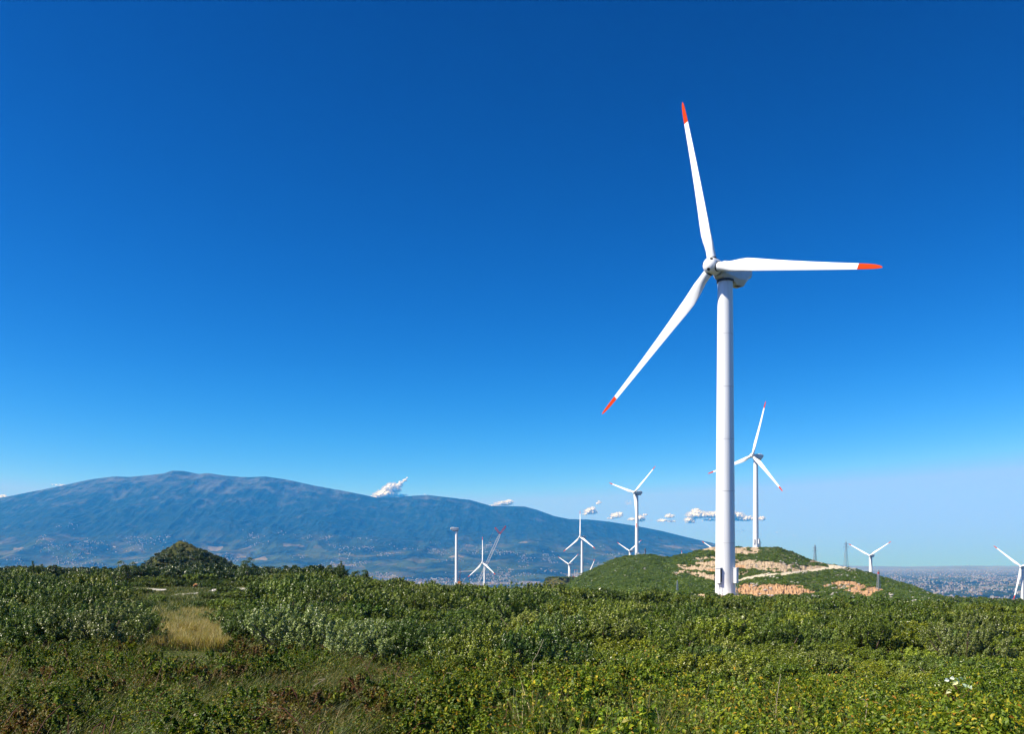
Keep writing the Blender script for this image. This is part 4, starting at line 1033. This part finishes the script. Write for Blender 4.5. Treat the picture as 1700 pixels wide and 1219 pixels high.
stone(326, 128, .55, 2, 'orange stone in the small pile below the pointed hill', M_ostone, .3)
for k, (px, y) in enumerate(((330, 129), (334, 130), (329, 131))): stone(px, y, .42, 3 + k, 'pale stone of the small pile below the pointed hill', lift=.4)
for k in range(11):
    px = 214 + k * 19 + (k * 37 % 23); 
    if 318 < px < 342: continue
    stone(px, 140 + (k * 29 % 9), .22 + .03 * (k % 5), 20 + k, 'pale stone of the scattered row at the foot of the pointed hill', lift=.25)

# dry stalks
def stalk(pxys, Y, label, mat=M_drystalk, r=.0042):
    m = MB(); P = [at(px, py, Y) for px, py in pxys]
    base = Vector((P[0].x, Y, float(ground_z(P[0].x, Y)))); 
    for a, b in zip([base] + P[:-1], P): m.bar(a - base, b - base, r, 0, 5)
    o = m.build('dry_stalk', mat, smooth=60); o.location = base
    return tag(o, label, 'stalk', 'dry pale stalks sticking out of the weeds')
stalk([(737, 1140), (737, 1126), (742, 1118), (750, 1119), (757, 1127), (760, 1145)], 15.5, 'long pale stalk bent over in an arch, right of the dead bush')
stalk([(55, 1108), (62, 1106), (68, 1111)], 22, 'pale bent stalk at the far left below the left thicket')
stalk([(130, 1118), (142, 1119), (150, 1114), (158, 1116), (166, 1121)], 20, 'pale crooked stalk below the left thicket, right of the far left one')
stalk([(70, 1170), (84, 1162), (100, 1150)], 14, 'straight pale stalk slanting up in the reddish weeds at front left')
stalk([(470, 1118), (480, 1113), (492, 1116)], 20, 'pale bent stalk below the thicket right of the grass gap')
stalk([(520, 1140), (540, 1128), (528, 1130)], 16, 'pale stalk with a folded tip left of the dead bush')
stalk([(660, 1160), (666, 1150), (676, 1128)], 15, 'pale upright stalk just below the dead bush')
stalk([(884, 1100), (893, 1085), (903, 1062)], 17, 'straight pale twig slanting up through the dark middle thicket')
stalk([(1436, 1200), (1440, 1170), (1436, 1163), (1430, 1162)], 11.5, 'green-grey stalk with a hooked tip at front right')
stalk([(1090, 1216), (1094, 1190), (1086, 1172)], 11, 'white dry twig standing up at the bottom centre')
stalk([(1287, 1195), (1290, 1160), (1296, 1120)], 12.5, 'thin pale twig standing among brambles right of centre')
stalk([(1608, 1215), (1612, 1190)], 11, 'short pale stub beside the red-stemmed weed', r=.008)

# tall red-stemmed weed with pale leaves
wx = at(1607, 0, 11).x; wroot = empty('tall_weed', (wx, 11, float(ground_z(wx, 11)))); tag(wroot, 'tall weed with dark red stem and whitish leaves at front right', 'plant')
wl_ = lambda px, py, dy=0: at(px, py, 11 + dy) - wroot.location
m = MB(); chain = [Vector((0, 0, 0)), wl_(1607, 1200), wl_(1600, 1165), wl_(1592, 1150), wl_(1584, 1138)]
for a, b in zip(chain[:-1], chain[1:]): m.bar(a, b, .011, 0, 6, .008)
for q in ((1598, 1160, 1612, 1142), (1600, 1165, 1580, 1160), (1594, 1152, 1575, 1147)): m.bar(wl_(q[0], q[1]), wl_(q[2], q[3]), .005, 0, 5)
m.build('stem', M_cane, wroot)
M_pale = leaf_mat('pale_leaf', [(0, (.45, .52, .38)), (.5, (.58, .62, .5)), (1, (.7, .72, .62))], trans=.3)
rg = np.random.default_rng(9)
for k, (px, py) in enumerate(((1572, 1130), (1581, 1127), (1590, 1131), (1596, 1128), (1575, 1149), (1610, 1141), (1601, 1139), (1601, 1163), (1594, 1172), (1586, 1135))):
    c = np.array([list(wl_(px, py, rg.uniform(-.12, .12)))]); n = unit(np.array([[rg.normal() * .5, -.9, .6]])); V, Fq = leaf5(c, n, np.array([rg.uniform(.06, .1)]), np.array([.055]), rg)
    link('leaf', np_mesh('leaf', V, [Fq], [M_pale]), wroot)

# ------------------------------------------------------------------ town on the plain and the foothills
M_house = None
def house_mat():
    m, nt, b = new_mat('house_wall')
    g = N(nt, 'ShaderNodeNewGeometry'); oi = N(nt, 'ShaderNodeObjectInfo')
    ad = N(nt, 'ShaderNodeMath', operation='ADD'); nt.links.new(g.outputs['Random Per Island'], ad.inputs[0]); nt.links.new(oi.outputs['Random'], ad.inputs[1])
    fr_ = N(nt, 'ShaderNodeMath', operation='FRACT'); nt.links.new(ad.outputs[0], fr_.inputs[0])
    nt.links.new(ramp(nt, fr_.outputs[0], [(0, (.22, .21, .20)), (.3, (.38, .38, .37)), (.6, (.14, .13, .11)), (.8, (.21, .19, .17)), (1, (.09, .08, .07))]), b.inputs['Base Color'])
    b.inputs['Roughness'].default_value = .8; return m
M_house = house_mat(); M_roof = simple('tile_roof', (.42, .19, .11), .85)
def house_arrays(cx, cyv, cz, w, d, h, rz, gable):
    k = len(cx); ca, sa = np.cos(rz), np.sin(rz)
    def pt(a, b, c): return np.stack([cx + (a * w * ca - b * d * sa) / 2, cyv + (a * w * sa + b * d * ca) / 2, cz + c], 1)
    z0 = np.zeros(k)
    V = np.stack([pt(-1, -1, z0 - 3), pt(1, -1, z0 - 3), pt(1, 1, z0 - 3), pt(-1, 1, z0 - 3), pt(-1, -1, h), pt(1, -1, h), pt(1, 1, h), pt(-1, 1, h), pt(-1, 0, h + gable), pt(1, 0, h + gable)], 1).reshape(-1, 3)
    i = np.arange(k)[:, None] * 10; q = lambda *s: np.concatenate([i + j for j in s], 1)
    walls = np.concatenate([q(0, 1, 5, 4), q(1, 2, 6, 5), q(2, 3, 7, 6), q(3, 0, 4, 7)]); tri = np.concatenate([q(4, 8, 7), q(5, 6, 9)]); roof = np.concatenate([q(4, 5, 9, 8), q(6, 7, 8, 9)])
    return V, walls, roof, tri
def land_z(x, yv): return np.maximum(PLAIN_Z, mountain_z(x / yv, yv))
def town_points(n):
    out = []
    # right plain city, central valley towns, left foothill villages
    p = rng.uniform(1380, 1760, n); py = rng.uniform(941, 1000, n); yv = 200 * F / (py - HZ); m = rng.random(n) * .5 + .25 + .0 < fbm(p / 26, py / 5, 3) + np.interp(py, [941, 948, 968, 1000], [.12, .10, -.06, -.16]); out.append(np.stack([p, yv], 1)[m & (yv < 19000)])
    p = rng.uniform(-80, 1200, n * 2); yv = 7000 + 4300 * rng.random(n * 2) ** 1.7
    cden = fbm(p / 38 + 9, yv / 420, 3); m = cden + (rng.random(n * 2) - .5) * .16 > np.interp(yv, [7000, 8300, 9500, 11300], [.52, .55, .60, .64]); out.append(np.stack([p, yv], 1)[m])
    p = rng.normal(330, 34, 260); yv = rng.normal(9600, 170, 260); out.append(np.stack([p, yv], 1))
    p = rng.uniform(520, 1000, 900); yv = rng.uniform(5900, 7700, 900); m = fbm(p / 30 + 4, yv / 260, 2) + (rng.random(900) - .5) * .2 > .5; out.append(np.stack([p, yv], 1)[m])
    p = rng.normal(640, 60, 420); yv = rng.normal(7500, 330, 420); out.append(np.stack([p, yv], 1))
    return np.concatenate(out)
TP = town_points(9000); rng.shuffle(TP)
tx = (TP[:, 0] - HX) / F * TP[:, 1]; ty = TP[:, 1]; tz = land_z(tx, ty)
big = rng.random(len(tx)) < .045
tw = np.where(big, rng.uniform(18, 60, len(tx)), rng.uniform(6, 13, len(tx))) * np.interp(ty, [5000, 12000], [.8, 1.15]); td = np.where(big, rng.uniform(10, 18, len(tx)), rng.uniform(6, 11, len(tx))); th_ = np.where(big, rng.uniform(4, 8, len(tx)), rng.uniform(4, 9, len(tx)))
tr_ = rng.uniform(-.5, .5, len(tx))
apx = tw / ty * ((TP[:, 0] > 0) & (TP[:, 0] < 1700)) ; od = np.argsort(-apx)
# one prototype block, copied for the 300 largest; the rest of the town is one mass
V, wa, ro, tri = house_arrays(np.zeros(1), np.zeros(1), np.zeros(1), np.ones(1), np.ones(1), np.ones(1), np.zeros(1), np.array([.22]))
V[:, 2] = np.where(V[:, 2] < 0, -.5, V[:, 2])
hm = [np_mesh('plain_building', V, [wa, ro, tri], [M_house, M_roof], [0] * 4 + [a] * 2 + [0] * 2) for a in (0, 1)]
for i in od[:300]:
    o = bpy.data.objects.new('plain_building', hm[0] if (i % 5) else hm[1]); C.objects.link(o)
    o.location = (tx[i], ty[i], tz[i]); o.scale = (tw[i], td[i], th_[i]); o.rotation_euler = (0, 0, tr_[i])
    if TP[i, 0] > 1250: tag(o, 'large pale building among the hazy city on the plain right of the hill', 'building', 'large buildings on the right plain')
    else: tag(o, 'long pale building among the villages at the foot of the blue mountain', 'building', 'large buildings below the mountain')
r_ = od[300:]
V, wa, ro, tri = house_arrays(tx[r_], ty[r_], tz[r_], tw[r_], td[r_], th_[r_], tr_[r_], th_[r_] * .2)
mi = np.concatenate([np.zeros(len(wa)), (np.arange(len(ro)) % len(r_) % 6 == 0) * 1, np.zeros(len(tri))]).astype(np.int32)
tag(link('town', np_mesh('town', V, [wa, ro, tri], [M_house, M_roof], mi)), 'hazy town of pale houses spread over the plain', 'town', kind='stuff')

# ------------------------------------------------------------------ clouds beyond the haze
def mist_mat(name, dens):
    m, nt, b = new_mat(name); nt.nodes.remove(b)
    v = N(nt, 'ShaderNodeVolumePrincipled'); v.inputs['Color'].default_value = (1, 1, 1, 1); v.inputs['Absorption Color'].default_value = (1, 1, 1, 1); v.inputs['Density'].default_value = dens
    nt.links.new(v.outputs[0], nt.nodes['Material Output'].inputs['Volume']); return m
def cloud_mat(name):
    m, nt, b = new_mat(name)       # light wanders a long way inside a cloud
    b.inputs['Base Color'].default_value = (.97, .985, 1, 1); b.inputs['Roughness'].default_value = 1; b.inputs['Specular IOR Level'].default_value = 0
    b.inputs['Subsurface Weight'].default_value = 1.0; b.inputs['Subsurface Radius'].default_value = (1, 1, 1); b.inputs['Subsurface Scale'].default_value = 160.0
    return m
M_cloud, M_mist = cloud_mat('cloud'), mist_mat('cloud_mist', .0035)
bm = bmesh.new(); bmesh.ops.create_icosphere(bm, subdivisions=2, radius=1)
ICO_V = np.array([v.co[:] for v in bm.verts]); ICO_F = np.array([[v.index for v in f.verts] for f in bm.faces]); bm.free()
CLD = 24000.0
def cloud(blobs, label, seed, thin=False):
    """blobs: (px, py, rx, ry) in photograph pixels, turned into puffs of true size far behind the mountain"""
    def puffs(rg, grow, size):
        Vs = []; Fs = []; nv = 0; s = CLD / F
        for px, py, rx, ry in blobs:
            for j in range(max(30, int(rx * ry * 1.8))):
                a = rg.uniform(0, 6.283); q = rg.uniform(0, 1) ** .5
                ox, oz = math.cos(a) * q * rx * grow, math.sin(a) * q * ry * grow
                if oz < 0: oz *= .55
                r = min(rx, ry) * rg.uniform(.13, .38) * (1.1 - .72 * q) * size
                c = np.array([(px + ox - HX) * s, CLD + rg.normal() * rx * .4 * s, (HZ - py + oz) * s])
                Vs.append(c + ICO_V * r * s * np.array([1.2, 1, .9])); Fs.append(ICO_F + nv); nv += len(ICO_V)
        return np.concatenate(Vs), [np.concatenate(Fs)]
    def build(name, mat, grow, size, vox, parent=None):
        V, Fc = puffs(np.random.default_rng(seed), grow, size)
        o = link(name, np_mesh(name, V, Fc, [mat], smooth=True), parent)
        md = o.modifiers.new('union', 'REMESH'); md.mode = 'VOXEL'; md.voxel_size = vox; md.use_smooth_shade = True
        return o
    if thin: o = build('cloud', M_mist, 1.1, 1.2, 10)
    else:
        o = build('cloud', M_cloud, .78, 1.3, 9)
        build('misty_edge', M_mist, 1.0, 2.1, 13, o)
    return tag(o, label, 'cloud', 'small white clouds low over the mountain and horizon')
cloud([(640, 822, 22, 8), (652, 812, 14, 10), (644, 816, 12, 9), (662, 807, 8, 5), (666, 802, 5, 4), (672, 798, 4, 4), (676, 794, 2.5, 2), (625, 826, 12, 4), (668, 824, 12, 4)], 'white cloud with a curling wisp rising behind the mountain ridge, left of centre', 1)
cloud([(835, 837, 18, 5), (845, 834, 9, 5), (818, 840, 10, 3)], 'flat white cloud just above the mountain ridge over the rotorless tower', 2)
cloud([(795, 834, 14, 2.5)], 'thin sliver of cloud touching the ridge left of the flat cloud', 3, True)
cloud([(705, 822, 4, 4), (690, 823, 10, 1.8)], 'tiny puff on the ridge between the two larger ridge clouds', 4, True)
cloud([(100, 806, 13, 3)], 'small sliver of cloud behind the left shoulder of the mountain', 5)
cloud([(4, 825, 9, 4)], 'small white cloud at the left edge behind the mountain slope', 6)
cloud([(522, 807, 10, 2)], 'small sliver of cloud behind the ridge left of the curling cloud', 7, True)
cloud([(981, 850, 12, 7), (984, 845, 7, 4), (973, 854, 8, 3)], 'rounded small cloud above the turbine with an upright blade', 8)
cloud([(995, 835, 4, 4), (992, 837, 3, 3)], 'tiny high puff above the rounded small cloud', 9)
cloud([(1023, 857, 11, 6), (1030, 855, 5, 6), (1014, 861, 10, 3)], 'small cloud on the ridge left of the turbine with a hanging blade', 10)
cloud([(1043, 836, 7, 6), (1056, 837, 4, 3)], 'thin ragged cloud high behind the turbine with a hanging blade', 11, True)
cloud([(1063, 862, 9, 7), (1071, 855, 6, 3), (1050, 863, 10, 4)], 'small cloud low behind the tower of the turbine with a hanging blade', 12)
cloud([(1112, 858, 10, 5), (1100, 865, 12, 4), (1115, 866, 10, 3)], 'small double cloud left of the long cloud bank', 13)
cloud([(1158, 856, 20, 8), (1155, 850, 9, 6), (1185, 856, 24, 7), (1215, 857, 22, 8), (1235, 862, 22, 6), (1145, 864, 12, 5), (1147, 868, 12, 3), (1265, 862, 8, 5), (1180, 864, 20, 3)], 'long white cloud bank passing behind the large tower', 14)
cloud([(1228, 882, 12, 4), (1250, 885, 12, 3)], 'faint low cloud strip right of the large tower', 15, True)
cloud([(1291, 884, 8, 3)], 'tiny faint puff right of the hilltop turbine', 16, True)
cloud([(1320, 889, 7, 3), (1309, 889, 5, 2)], 'faintest tiny puff, rightmost of all the clouds', 17, True)
cloud([(1138, 882, 7, 3)], 'tiny faint puff under the long bank, left of the large tower', 18, True)

# ------------------------------------------------------------------ haze
m, nt, b = new_mat('haze'); nt.nodes.remove(b)
pv = N(nt, 'ShaderNodeVolumePrincipled'); pv.inputs['Color'].default_value = (.02, .31, 1.0, 1); pv.inputs['Absorption Color'].default_value = (1, 1, 1, 1); pv.inputs['Density'].default_value = 6.2e-5; pv.inputs['Anisotropy'].default_value = 0.0
nt.links.new(pv.outputs[0], nt.nodes['Material Output'].inputs['Volume'])
h_ = MB(); h_.box((0, 9500, 660), (52000, 23600, 1900)); tag(h_.build('haze', m), 'pale blue air between the ridge and the mountain', 'haze', kind='stuff')
